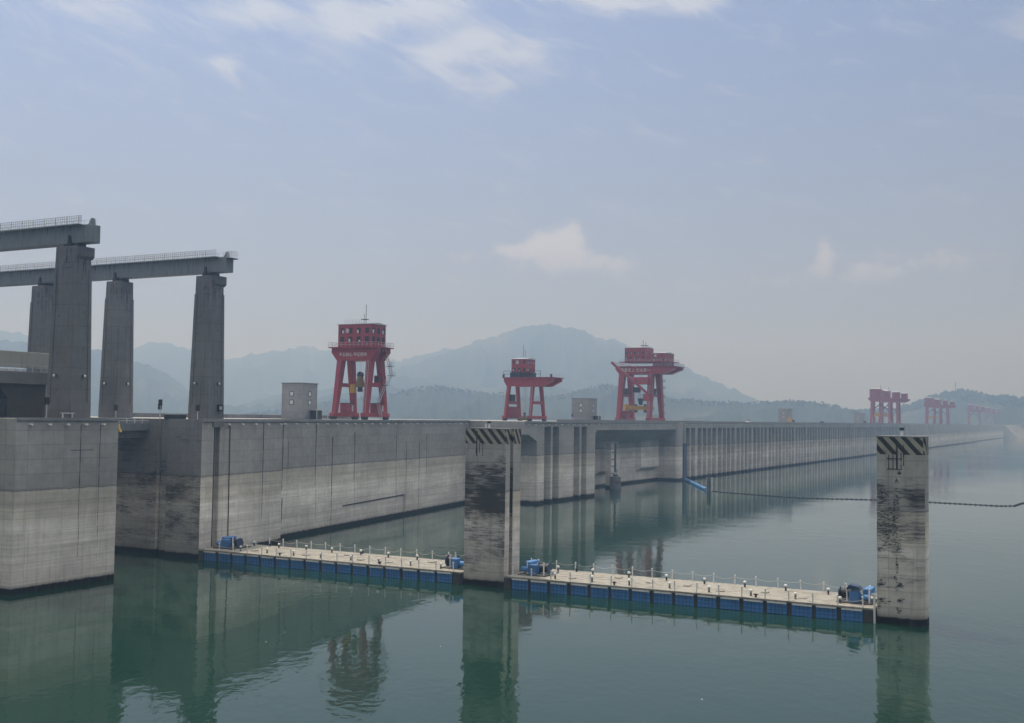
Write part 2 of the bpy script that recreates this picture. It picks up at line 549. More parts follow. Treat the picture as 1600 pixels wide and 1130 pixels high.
RIDGES = {
    'far_left': (3600, [(75, 150), (66, 170), (59.8, 193.7), (54.88, 244.1), (52.24, 263.0), (51.41, 255.8), (50.57, 229.6), (48.87, 212.5), (47.58, 209.6), (46.12, 226.3), (45.24, 239.9), (43.58, 221.5), (42.04, 192.4), (40.81, 206.4), (39.56, 220.6), (37.99, 241.3), (36.87, 228.8), (35.42, 206.3), (33.8, 196.1), (32.51, 218.2), (30.88, 240.6), (29.57, 221.4), (27.59, 173.7), (25.95, 134.0), (22, 80)]),
    'left': (2300, [(75, 110), (66, 130), (59.81, 143.8), (54.87, 155.5), (52.22, 155.3), (50.57, 153.2), (48.87, 147.2), (47.72, 142.6), (46.4, 125.6), (45.35, 113.1), (44.44, 93.9), (43.67, 66.8), (42.59, 44.8), (41.05, 33.1), (38.86, 22), (37, 8)]),
    'peak': (2900, [(41, 10), (39.8, 36.3), (37.3, 79.0), (35.4, 118.4), (33.79, 139.7), (32.5, 160.7), (30.88, 192.0), (29.58, 219.7), (28.77, 232.0), (27.62, 249.5), (26.8, 261.7), (25.99, 270.6), (25.33, 264.3), (24.61, 258.0), (23.75, 248.4), (23.36, 235.3), (22.32, 229.1), (21.56, 211.2), (20.43, 190.1), (19.14, 169.1), (17.86, 136.8), (16.59, 108.0), (15.33, 82.6), (13.77, 60.8), (12.24, 40), (11, 10)]),
    'mid': (1700, [(42, 10), (41.04, 23.4), (38.86, 31.9), (36.66, 44.4), (35.06, 50.9), (33.77, 55.4), (32.48, 66.6), (31.18, 70.1), (29.87, 63.0), (28.23, 57.9), (26.59, 54.6), (24.96, 59.2), (23.82, 69.3), (22.85, 75.5), (21.87, 71.9), (20.74, 62.7), (19.45, 55.4), (17.85, 53.1), (17.28, 50.4), (16.58, 53.5), (15.8, 49.0), (15.02, 53.0), (14.24, 52.3), (13.47, 54.4), (13.01, 52.7), (12.39, 53.8), (11.94, 51.1), (11.18, 45.8), (10.58, 40.4), (9.54, 30), (8.9, 8)]),
    'spur': (2450, [(44, 8), (41.5, 40), (39.5, 66), (37, 80), (35, 92), (33.5, 112), (32, 108), (30.5, 98), (28.5, 90), (26.5, 96), (24.5, 108), (23, 112), (21.5, 100), (19.5, 84), (17.5, 72), (15.5, 62), (13.5, 50), (12, 20)]),
    'foot': (2050, [(58, 30), (55, 60), (52, 84), (49, 78), (46.5, 62), (44, 48), (41, 36), (38, 50), (36, 66), (34, 80), (32.6, 72), (31, 60), (29, 66), (27.3, 82), (25.6, 84), (24, 74), (22, 60), (20, 66), (18, 60), (16, 52), (14, 40), (12.5, 12)]),
    'right': (2700, [(11.94, 31.1), (10.73, 45.2), (9.84, 50.1), (8.66, 52.2), (7.78, 67.2), (7.06, 81.9), (6.49, 89.3), (5.78, 93.8), (5.22, 92.5), (4.52, 84.1), (3.83, 82.9), (3.02, 77.5), (1.94, 69.5), (0.37, 75.5), (-2.16, 86.9), (-4.57, 74.1), (-9.02, 62.6), (-14, 40), (-20, 20)]),
}


def lerp_tab(tab, a):
    if a >= tab[0][0]:
        return tab[0][1]
    for (a0, h0), (a1, h1) in zip(tab, tab[1:]):
        if a0 >= a >= a1:
            return h0 + (h1 - h0) * (a0 - a) / (a0 - a1)
    return tab[-1][1]


for key_, f_ in (('far_left', 1.35), ('peak', 1.4), ('spur', 1.4), ('foot', 1.35), ('left', 1.35), ('mid', 1.22)):
    d_, tab_ = RIDGES[key_]
    RIDGES[key_] = (d_ * f_, [(a_, CAM_H + (h_ - CAM_H) * f_) for a_, h_ in tab_])


def ridge(name, key, seed, front=.16, back=.14, step=.1, rough=1.):
    D, tab = RIDGES[key]
    a0, a1 = tab[0][0], tab[-1][0]
    na = int((a0 - a1) / step) + 1
    prof = [-1, -.9, -.8, -.7, -.61, -.53, -.46, -.39, -.33, -.27, -.22, -.17, -.12, -.08, -.04, 0, .06, .2, .5, 1]
    vs, fs = [], []
    for i in range(na):
        a = a0 - i * step
        hr = lerp_tab(tab, a)
        hr += rough * (.0022 * D * mnoise.noise(Vector((a * 3.1, seed, 1))) + .004 * D / 3 * mnoise.noise(Vector((a * 1.7, seed, 0))) + .0012 * D * mnoise.noise(Vector((a * 5., seed, 3))) + .0007 * D * mnoise.noise(Vector((a * 14., seed, 5))) + .0004 * D * mnoise.noise(Vector((a * 40., seed, 7))))
        for q in prof:
            dist = D * (1 + q * (front if q < 0 else back))
            f = (1 - abs(q)) ** 1.15
            g_ = abs(mnoise.noise(Vector((a * .45 + q * 1.1, q * 1.6, seed + 9)))) * 1.7 + .5 * abs(mnoise.noise(Vector((a * 1.1 - q * 2.2, q * 3.5, seed + 2)))) + .15 * mnoise.noise(Vector((a * 2, q * 9, seed)))
            spur = 1 + min(1., (1 - f) * 3) * (.08 - .8 * g_)
            z = max(-.6, hr * f * (spur if f < .999 else 1)) if abs(q) < 1 else -.6
            wob = D * .01 * mnoise.noise(Vector((a * .8, q * 2, seed + 4))) * (1 - f)
            dd = dist + wob
            vs.append((dd * math.cos(R(a)), dd * math.sin(R(a)), z))
    k = len(prof)
    for i in range(na - 1):
        for j in range(k - 1):
            fs.append((i * k + j, i * k + j + 1, (i + 1) * k + j + 1, (i + 1) * k + j))
    o = MB().add(vs, fs).build(name, 'forest', smooth=True)
    return structure(o)


ridge('mountain', 'far_left', 11.3, .2, .12)
ridge('mountain', 'peak', 4.7, .3, .12)
ridge('mountain', 'spur', 5.9, .2, .12)
ridge('hill', 'foot', 3.4, .2, .12)
ridge('hill', 'left', 8.1, .28, .2)
ridge('hill', 'mid', 2.2, .3, .2, .06)
ridge('hill', 'right', 6.6, .12, .2, .04, .6)

# the bank behind the viewer: an unseen wooded hill, added to block low sky light
def sky_block_hill():
    n, vs, fs = 36, [], []
    for i in range(n + 1):
        for j in range(n + 1):
            a, b = -1 + 2 * i / n, -1 + 2 * j / n
            x, y = -340 + 300 * a, 130 + 560 * b
            f = max(0, 1 - a * a) * max(0, 1 - b * b)
            z = 165 * f ** .8 * (1 + .25 * mnoise.noise(Vector((x * .008, y * .008, 2)))) + 4 * mnoise.noise(Vector((x * .05, y * .05, 7))) * f - .6
            vs.append((x, y, z))
    for i in range(n):
        for j in range(n):
            k = i * (n + 1) + j
            fs.append((k, k + 1, k + n + 2, k + n + 1))
    structure(MB().add(vs, fs).build('hill', 'forest', smooth=True))


sky_block_hill()

# treetops along the nearer crests: a wood that reads as one mass
def treeline(name, key, step, hs, seed, rows, label):
    rnd = random.Random(seed)
    D, tab = RIDGES[key]
    mb = MB()
    a = tab[0][0] - .3
    while a > max(tab[-1][0], -8):
        for q, dens in rows:
            if rnd.random() < dens:
                h = lerp_tab(tab, a)
                dist = D * (1 + q)
                base = h * (1 - abs(q) / .3) ** 1.15
                r = rnd.uniform(*hs)
                c = (dist * math.cos(R(a)), dist * math.sin(R(a)), base + r * rnd.uniform(.1, .8))
                o = len(mb.v)
                for i in range(5):
                    mb.ball((c[0] + rnd.uniform(-.5, .5) * r, c[1] + rnd.uniform(-.5, .5) * r, c[2] + rnd.uniform(-.5, .9) * r), r * rnd.uniform(.4, .75), 6, 4, rnd.uniform(.8, 1.4))
        a -= step * rnd.uniform(.4, 1.7)
    o = mb.build(name, 'leaf')
    structure(o, 'stuff')
    tag(o, label, 'trees')


treeline('treeline', 'right', .03, (1.6, 5.0), 3, [(0, .8), (-.015, .6), (-.03, .5), (-.05, .4)], 'dark trees crowning the hazy hill beyond the far end of the dam')
treeline('treeline', 'mid', .05, (.6, 2.2), 5, [(0, .6), (-.01, .4), (-.03, .3)], 'trees along the low wooded ridge behind the dam crest')

# ------------------------------------------------------------------ the dam
ZT = 23.6
SL = .163
WY = lambda x: 135.2 + SL * (x - 145)            # first face of the slanting wall
WY2 = lambda x: WY(x) + 3.4                       # after the step

dam = thing('dam', (300, 170, 0), 'long grey concrete dam with slotted intakes running into the haze', 'dam')


def slot_notch(xa, xb, depth):
    return [(xa, WY(xa)), (xa, WY(xa) + depth), (xb, WY(xb) + depth), (xb, WY(xb))]


wall = MB()
foot = [(145, 135.2)] + slot_notch(148.6, 150.4, .9) + [(171.8, WY(171.8)), (171.8, WY2(171.8)), (281.5, WY2(281.5)), (281.5, 200), (145, 200), (145, 158.2), (145.9, 158.2), (145.9, 146.2), (146.6, 146.2), (146.6, 145.2), (145.9, 145.2), (145.9, 143.0), (145, 143.0)]
wall.prism(foot, 'z', -2, ZT)
w = wall.build('wall', ['conc', 'conc_scuff_shade'], dam)
for p in w.data.polygons:
    if p.normal.x < -.9 and p.center.y < 199 and p.center.x < 147:
        p.material_index = 1
# rubber-rubbed guide lining in the slot, cap over it
MB().box(148.75, 149.15, WY(148.6) + .25, WY(148.6) + .85, .3, 22.6).build('guide_rail', 'dark', dam)
MB().box(148.1, 150.9, WY(148.6) - .22, WY(148.6) + .5, 22.3, 23.3).build('slot_cap', 'conc_hi', dam)
# plain wall bay, overhang and gate block
MB().prism([(281.503, WY2(281.5)), (286, WY2(286)), (289, WY2(286)), (289, 200), (281.503, 200)], 'z', -2, 19.9).build('wall', 'conc', dam)
ov = MB().box(281.506, 289, 142.6, 200, 19.903, ZT)
ov.build('overhang', 'conc', dam)
MB().prism([(283.4, 19.9), (288.997, 19.9), (288.997, 17.9)], 'y', 142.605, 161).build('haunch', 'conc', dam)
gx = [289, 293.8, 298.2, 299.5, 303.9, 314.5, 318.9, 320.3, 324.3, 331]
for i in range(0, 10, 2):
    MB().box(gx[i], gx[i + 1], 142.6, 149.5, -2, 22.1).build('gate_pier', 'conc', dam)
MB().box(289.003, 330.997, 149.5, 200, -2, 22.1).build('gate_back_wall', 'conc', dam)
for i in range(1, 9, 2):
    MB().box(gx[i] + .02, gx[i + 1] - .02, 147.6, 147.9, -2, 22.09).build('gate_screen', 'rack', dam)
MB().box(289.003, 331, 142.6, 200, 22.103, ZT).build('gate_header', 'conc', dam)
# intake recess with hopper-shaped soffit
MB().box(331.003, 436.5, 160.5, 200, -2, 15.3).build('wall', 'conc', dam)
MB().prism([(152, ZT), (152, 20.75), (160.5, 15.3), (200, 15.303), (200, ZT)], 'x', 331.003, 436.5).build('soffit', 'conc', dam)
MB().prism([(331.006, 15.2), (331.006, 20.6), (354, 20.6), (350.5, 17.6)], 'y', 151.9, 153.5).build('haunch', 'conc', dam)


def bulkhead(x0, x1, z0, z1, yf, yb, left, bot, right=0.):
    m = MB()
    f = [(x0, yf, z0), (x1, yf, z0), (x1, yf, z1), (x0, yf, z1)]
    b_ = [(x0 - left, yb, z0 - bot), (x1 + right, yb, z0 - bot), (x1 + right, yb, z1 + 2), (x0 - left, yb, z1 + 2)]
    m.add(f + b_, [(0, 1, 2, 3), (0, 4, 5, 1), (1, 5, 6, 2), (2, 6, 7, 3), (3, 7, 4, 0), (4, 7, 6, 5)])
    return m.build('bulkhead_block', 'conc', dam)


bulkhead(372.7, 390.5, 5.7, 16.3, 158.6, 160.52, 1.2, 1.5)
bulkhead(413.6, 433.5, 5.7, 16.3, 158.6, 160.52, 1.2, 1.5)
MB().box(391.2, 391.8, 160.0, 160.6, 3, 15.3).build('drain_pipe', 'conc_hi', dam)
ep = MB().prism([(436.5, 200), (436.5, 152.4), (437.0, 151.6), (438.2, 151.1), (441.4, 151.1), (441.4, 152.6), (444.95, 152.6), (444.95, 151.4), (445.2, 151.4), (445.2, 200)], 'z', -2, ZT)
ep.build('end_pier', 'conc', dam)
MB().box(441.45, 444.9, 150.5, 152.4, -1, 15).build('boom_guide_rail', 'navy', dam)
# trash rack: narrow piers with dark slots between them
RX0, RX1 = 445.203, 1041.
MB().box(RX0, RX1, 157.3, 157.6, -2, 21.4).build('rack_screen', 'rack', dam)
rack_n = MB().box(-.8, .8, 151.6, 158.5, -2, 21.4).mesh('rack_pier', 'conc')
rack_w = MB().box(-1.5, 1.5, 151.6, 158.5, -2, 21.4).mesh('rack_pier_wide', 'conc')
MB().box(RX0, RX1, 158.5, 200, -2, 21.4).build('rack_back_wall', 'conc', dam)
MB().box(RX0, RX1, 151.6, 200, 21.403, ZT).build('rack_header', 'conc', dam)
xx, k = RX0 + .9, 0
while xx < RX1 - 1:
    wide = k % 4 == 2
    put('rack_pier', rack_w if wide else rack_n, dam, loc=(xx, 0, 0))
    xx += 6.75 + (1.1 if wide or k % 4 == 1 else 0)
    k += 1
sill = MB()
for zb in (8.2, 13.7):
    sill.box(RX0, RX1, 152.6, 153.2, zb - .18, zb + .18)
sill.build('rack_tie_beam', 'conc', dam)
# spillway bays beyond
sp = MB().prism([(-2.9, 151), (-2.2, 149.6), (2.2, 149.6), (2.9, 151), (2.9, 160), (-2.9, 160)], 'z', -2, ZT - .3).mesh('spillway_pier', 'conc')
MB().box(1041.003, 1690, 160, 200, -2, ZT).build('spillway_gate_wall', 'conc', dam)
for i in range(48):
    put('spillway_pier', sp, dam, loc=(1045 + i * 13.6, 0, 0))
MB().box(1690.003, 1735, 163, 200, -2, ZT).build('wall', 'conc', dam)
MB().box(1735.003, 2262, 153.5, 200, -2, ZT).build('wall', 'conc', dam)
MB().box(1725, 1741, 151.5, 153.4, 20, 24.2).build('end_pier', 'conc', dam)

# cornice, deck-edge kerb and drain spouts under it
cor = MB()
cor.add([(145, 135.2, 23.05), (171.8, WY(171.8), 23.05), (171.8, WY(171.8) - .3, 23.2), (145, 134.9, 23.2), (145, 135.2, 23.72), (171.8, WY(171.8), 23.72), (171.8, WY(171.8) - .3, 23.72), (145, 134.9, 23.72)],
        [(0, 1, 2, 3), (4, 5, 6, 7), (2, 3, 7, 6), (0, 3, 7, 4), (1, 2, 6, 5), (0, 1, 5, 4)])
cor.build('cornice', 'conc_tower', dam)
MB().add([(x, y + dy, z) for x in (171.81, 281.4) for y in (WY2(x),) for dy, z in ((0, 23.05), (-.3, 23.2), (-.3, 23.72), (.4, 23.72), (.4, 23.62))],
         [(0, 1, 6, 5), (1, 2, 7, 6), (2, 3, 8, 7), (3, 4, 9, 8), (0, 4, 3, 2, 1), (5, 6, 7, 8, 9)]).build('cornice', 'conc_tower', dam)
MB().box(281.5, 331.2, 142.25, 142.8, 23.2, 23.72).build('cornice', 'conc_tower', dam)
MB().box(331.25, 436.4, 151.7, 152.2, 23.2, 23.72).build('cornice', 'conc_tower', dam)
MB().box(445.3, 1041, 151.3, 151.8, 23.2, 23.72).build('cornice', 'conc_tower', dam)
sm = MB().tube((0, .3, 0), (0, -.5, -.05), .15, 8).ball((0, -.5, -.05), .19, 8, 5).mesh('drain_spout', 'white', smooth=True)
x = 152.8
while x < 171:
    put('drain_spout', sm, dam, loc=(x, WY(x), 22.75))
    x += 4.4
x = 173
while x < 280:
    put('drain_spout', sm, dam, loc=(x, WY2(x), 22.75))
    x += 4.4
x = 283
while x < 330:
    put('drain_spout', sm, dam, loc=(x, 142.6, 22.75))
    x += 4.4
x = 333
while x < 436:
    put('drain_spout', sm, dam, loc=(x, 152, 22.75))
    x += 4.4
x = 446
while x < 700:
    put('drain_spout', sm, dam, loc=(x, 151.6, 22.75))
    x += 4.4


# stains, joints and pipes on the slanting wall
def on_wall(x, off=.0):
    return (WY(x) if x < 171.8 else WY2(x)) - off


def stain(x, z0, z1, w0, seed):
    """a tar-dark run down a joint: a ragged strip a few millimetres proud"""
    rnd = random.Random(seed)
    n = max(4, int((z1 - z0) / .9))
    w0 *= 1.5
    vs, fs = [], []
    for i in range(n + 1):
        q = i / n
        z = z1 + (z0 - z1) * q
        wd = w0 * (1 - .6 * q) * rnd.uniform(.65, 1.2)
        sh = rnd.uniform(-.04, .04)
        for s in (-1, 1):
            xx_ = x + s * wd / 2 + sh
            vs.append((xx_, on_wall(xx_, .006), z))
    for i in range(n):
        fs.append((2 * i, 2 * i + 1, 2 * i + 3, 2 * i + 2))
    o = MB().add(vs, fs).build('joint_stain', 'tar', dam)


for i, a in enumerate([(164.8, 5.5, 23, .22), (173.0, .5, 22.6, .2), (174.3, 13.9, 22.4, .38), (177.0, 9.6, 22.4, .6), (179.4, 13.7, 19.3, .14), (190.7, 9.5, 23, .26), (198.1, .4, 19.8, .26),
                       (208.8, 9.4, 20.8, .3), (231.4, 10, 19.8, .26), (237.5, .6, 17.7, .24), (245.7, .8, 17.9, .22), (250.5, 8, 20, .26), (191.2, 2.5, 9, .12), (177.3, 3, 8, .3), (209.1, 1, 9, .1), (231.7, 2, 9.5, .12), (174.0, 14, 16, .9), (175.6, 22.2, 22.5, 3.2), (173.9, 19.5, 22.3, .25), (176.0, 14, 22.3, .4)]):
    stain(*a, seed=i)
MB().tube((153.4, on_wall(153.4, .12), 22.4), (153.6, on_wall(153.6, .12), .6), .08, 6).tube((153.4, on_wall(153.4, .12), 22.4), (152.8, on_wall(152.8, .4), 22.5), .08, 6).build('drain_pipe', 'dark', dam)
MB().bar((203.4, on_wall(203.4, .1), 4.66), (236.4, on_wall(236.4, .1), 5.1), .14, .22).build('pipe', 'dark', dam)
MB().tube((236.5, on_wall(236.5, .1), 5.1), (236.5, on_wall(236.5, .1), .2), .07, 6).build('drain_pipe', 'conc_hi', dam)
# low things on the crest
MB().box(331, 1690, 156, 156.3, ZT + .003, 24.25).build('parapet', 'conc_hi', dam)
MB().box(172, 257, 182, 182.3, ZT + .003, 24.5).build('parapet', 'conc_hi', dam)

# recess post with its floating fender drum
gp = thing('boom_guide_post', (374.5, 155, 0), 'concrete guide post standing in the water inside the intake recess', 'post')
MB().box(372.6, 375.4, 154.2, 156.4, -1.5, 15.8).build('shaft', 'conc', gp)
MB().box(375.42, 376.8, 154.0, 155.2, -1.5, 15.85).build('guide_rail', 'dark', gp)
for z in (2.5, 5, 7.5, 10, 12.5):
    MB().box(372.9, 374.9, 154.1, 154.19, z, z + .35).build('rung', 'dark', gp)
fd = thing('float_drum', (370.6, 151.6, 0), 'grey drum float stacked in rings beside the recess guide post', 'float')
for i in range(4):
    MB().tube((370.8, 151.8, -.3 + i * 1.15), (370.8, 151.8, .75 + i * 1.15), 2.1 - .06 * i, 16).build('ring', 'conc_hi', fd, bevel=.08)
MB().tube((370.8, 151.8, 4.4), (370.8, 151.8, 5.0), 1.2, 12, .7).build('cap', 'dark', fd)
MB().bar((370.8, 151.8, 5.0), (371.9, 152.6, 5.7), .3).build('hook', 'galv', fd)

# ------------------------------------------------------------------ left pier of the ship channel
pier = thing('channel_pier', (112, 150, 0), 'tall bleached concrete pier wall beside the ship channel entrance', 'pier')
pm = MB().box(103, 120.8, 129, 200, -2, ZT)
pw = pm.build('wall', 'conc', pier)
MB().box(103.05, 120.75, 128.75, 129.3, 23.35, 23.74).build('cornice', 'conc_tower', pier)
for x in (105.1, 108.2, 111.3, 114.5, 117.7):
    put('drain_spout', sm, pier, loc=(x, 129, 22.8))


def pier_stain(x, z0, z1, w0, seed):
    rnd = random.Random(seed)
    n = int((z1 - z0) / .7)
    vs, fs = [], []
    for i in range(n + 1):
        q = i / n
        wd = w0 * (1 - .5 * q) * rnd.uniform(.6, 1.25)
        for s in (-1, 1):
            vs.append((x + .5 * q * .9 * 0 + s * wd / 2 + rnd.uniform(-.03, .03), 128.994, z1 + (z0 - z1) * q))
    for i in range(n):
        fs.append((2 * i, 2 * i + 1, 2 * i + 3, 2 * i + 2))
    MB().add(vs, fs).build('joint_stain', 'tar', pier)


pier_stain(113.9, 8.9, 22.8, .16, 31)
pier_stain(117.4, 6.8, 22.7, .13, 32)
pier_stain(114.0, 4, 8.9, .07, 33)
pier_stain(117.5, 3, 6.8, .05, 34)
MB().box(112.2, 116.2, 128.985, 129.2, 19.1, 19.18).build('joint', 'tar', pier)
# yellow fender bracket on the pier's channel corner
yb = MB().prism([(128.7, 21.7), (129.7, 21.7), (129.7, 22.9), (129.3, 22.9)], 'x', 120.82, 121.25)
tag(yb.build('fender_bracket', 'yellow'), 'small yellow steel bracket at the top corner of the channel pier', 'bracket')

cb = thing('channel_bridge', (133, 150, 21), 'low grey bridge beam crossing the ship channel under white railing', 'bridge')
MB().box(120.82, 145.88, 148.2, 149.0, 21.6, 22.75).build('edge_beam', 'girder', cb)
MB().box(120.82, 145.88, 149.05, 157, 20.2, 21.5).build('deck', 'conc_hi', cb)
for i in range(14):
    MB().box(121.2 + i * 1.77, 121.3 + i * 1.77, 148.3, 148.4, 22.76, 23.55).build('railing_post', 'white', cb)
for z in (23.15, 23.55):
    MB().box(120.9, 145.8, 148.28, 148.42, z, z + .09).build('rail', 'white', cb)
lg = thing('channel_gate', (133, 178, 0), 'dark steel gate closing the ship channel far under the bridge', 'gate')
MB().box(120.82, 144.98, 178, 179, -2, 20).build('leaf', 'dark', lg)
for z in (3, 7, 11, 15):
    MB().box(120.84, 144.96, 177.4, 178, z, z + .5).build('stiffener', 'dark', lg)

# ------------------------------------------------------------------ runway pillars and beams
PIL = []


def runway_pillar(x0, y0, label, xw=4.0, yw=4.4, top=48.7, taper=.9, box=False, corb=True):
    r = thing('runway_pillar', (x0 + xw / 2, y0 + yw / 2, ZT), label, 'pillar', 'tall concrete pillars carrying the gantry runway')
    b0 = [(x0, y0), (x0 + xw, y0), (x0 + xw, y0 + yw), (x0, y0 + yw)]
    x1, y1 = x0 + xw - .75, y0 + yw - taper
    t0 = [(x0, y0), (x1, y0), (x1, y1), (x0, y1)]
    m = MB()
    m.add([(*p, ZT) for p in b0] + [(*p, top) for p in t0], [(3, 2, 1, 0), (4, 5, 6, 7), (0, 1, 5, 4), (1, 2, 6, 5), (2, 3, 7, 6), (3, 0, 4, 7)])
    m.build('shaft', 'conc_hi', r, bevel=.08)
    # raised ribs framing the sunk panels on the two faces that show
    h = top - ZT
    za, zb = ZT + 2.4, top - 3.2
    fy = lambda z: y0 + yw - taper * (z - ZT) / h
    fx = lambda z: x0 + xw - .75 * (z - ZT) / h
    for nm, pts in (('panel_rib', [(fy(za) - .75, za), (fy(za) - .05, za), (fy(zb) - .05, zb), (fy(zb) - .6, zb)]),):
        MB().prism(pts, 'x', x0 - .14, x0 + .05).build(nm, 'conc_hi', r)
    MB().prism([(fx(za) - .65, za), (fx(za) - .03, za), (fx(zb) - .03, zb), (fx(zb) - .5, zb)], 'y', y0 - .14, y0 + .05).build('panel_rib', 'conc_hi', r)
    MB().box(x0 - .12, x0 + .02, y0 + .02, y0 + yw - .08, ZT + .02, za - .003).build('base_course', 'conc_hi', r)
    MB().box(x0 + .02, x0 + xw - .05, y0 - .12, y0 + .02, ZT + .02, za - .003).build('base_course', 'conc_hi', r)
    # corbel at the head
    if corb:
      MB().prism([(y0 - .4, top), (y0 - .4, top - 1.35), (y0 - .05, top - 1.75), (y0 + .1, top - 1.75), (y0 + .1, top)], 'x', x0 + .75, x1 + .25).build('corbel', 'conc_hi', r)
    MB().box(x0 - .1, x0 + .02, y0 + .6, y0 + 1.9, top - 3.1, top - 2.6).build('ledge', 'conc_hi', r)
    MB().box(x0 + .9, x1 - .6, y0 + .5, y0 + 1.1, top + .003, top + .55).build('bearing', 'dark', r)
    MB().box(x0 + .9, x1 - .6, y1 - 1.2, y1 - .6, top + .003, top + .55).build('bearing', 'dark', r)
    MB().prism([(y0 + 1.2, top - .2), (y0 + 1.9, top - .2), (y0 + 1.75, top + 1.6), (y0 + 1.45, top + 1.6)], 'x', x0 + .1, x0 + .45).build('tie_bracket', 'dark', r)
    rn = random.Random(int(x0 * 7 + y0))
    dm = MB()
    for i in range(26):
        z1_, ln, w_ = top - rn.uniform(.1, 3.2), rn.uniform(.5, 4.5) * rn.random() + .3, rn.uniform(.04, .16)
        if i % 2:
            c_ = y0 + rn.uniform(.3, yw - 1.9)
            dm.add([(x0 - .008, c_ - w_ / 2, z1_), (x0 - .008, c_ + w_ / 2, z1_), (x0 - .008, c_ + w_ / 5, z1_ - ln), (x0 - .008, c_ - w_ / 5, z1_ - ln)], [(0, 1, 2, 3)])
        else:
            c_ = x0 + rn.uniform(.3, xw - 1.5)
            dm.add([(c_ - w_ / 2, y0 - .008, z1_), (c_ + w_ / 2, y0 - .008, z1_), (c_ + w_ / 5, y0 - .008, z1_ - ln), (c_ - w_ / 5, y0 - .008, z1_ - ln)], [(0, 1, 2, 3)])
    dm.build('drip_stain', 'tar', r)
    for c, d in (((x0 - .13, y0 + yw * .6, 29.9), (-1, 0)), ((x0 + xw * .55, y0 - .13, 29.9), (0, -1))):
        a = Vector(c)
        e = a + Vector((d[0] * .35, d[1] * .35, -.05))
        lm = MB().tube(a, e, .22, 8, .28).build('floodlight', 'dark', r)
        MB().ball(e, .24, 8, 5).build('lens', 'white', lm, smooth=True)
    for z in (27.6, 33, 38.5):
        MB().box(x0 - .03, x0 + .02, y0 + 2.9, y0 + 3.05, z, z + .18).build('tie_hole', 'tar', r)
        MB().box(x0 + 1.9, x0 + 2.05, y0 - .03, y0 + .02, z + .7, z + .88).build('tie_hole', 'tar', r)
    if box:
        o = MB().box(x0 + 2.2, x0 + 3.3, y0 - .5, y0 - .14, 25.0, 26.2).build('junction_box', 'dark', r)
        MB().box(x0 + 2.4, x0 + 3.0, y0 - .56, y0 - .5, 25.3, 25.9).build('cover', 'galv', o)
    return r


runway_pillar(114.6, 132.2, 'tallest concrete pillar standing on the near channel pier', 3.7, 5.0, 48.9)
runway_pillar(147.6, 136.5, 'tapered concrete pillar at the free end of the far runway beam', 4.0, 4.4, box=True)
runway_pillar(147.6, 158.4, 'middle tapered pillar of the far runway beam, second from its free end', 4.0, 4.4, corb=False)
runway_pillar(147.6, 178.4, 'rear runway pillar half hidden behind the tallest pillar', 4.0, 4.4)


def railing_panel(x, y0, y1, z, h, bars, mat, parent, t_=.06):
    m = MB()
    for i in range(bars + 1):
        y = y0 + (y1 - y0) * i / bars
        m.box(x - t_ / 2, x + t_ / 2, y - t_ / 2, y + t_ / 2, z, z + h)
    for q in (.36, .68, 1.):
        m.box(x - t_ / 2 - .003, x + t_ / 2 + .003, y0, y1, z + h * q - t_ / 2, z + h * q + t_ / 2)
    m.build('railing_panel', mat, parent)


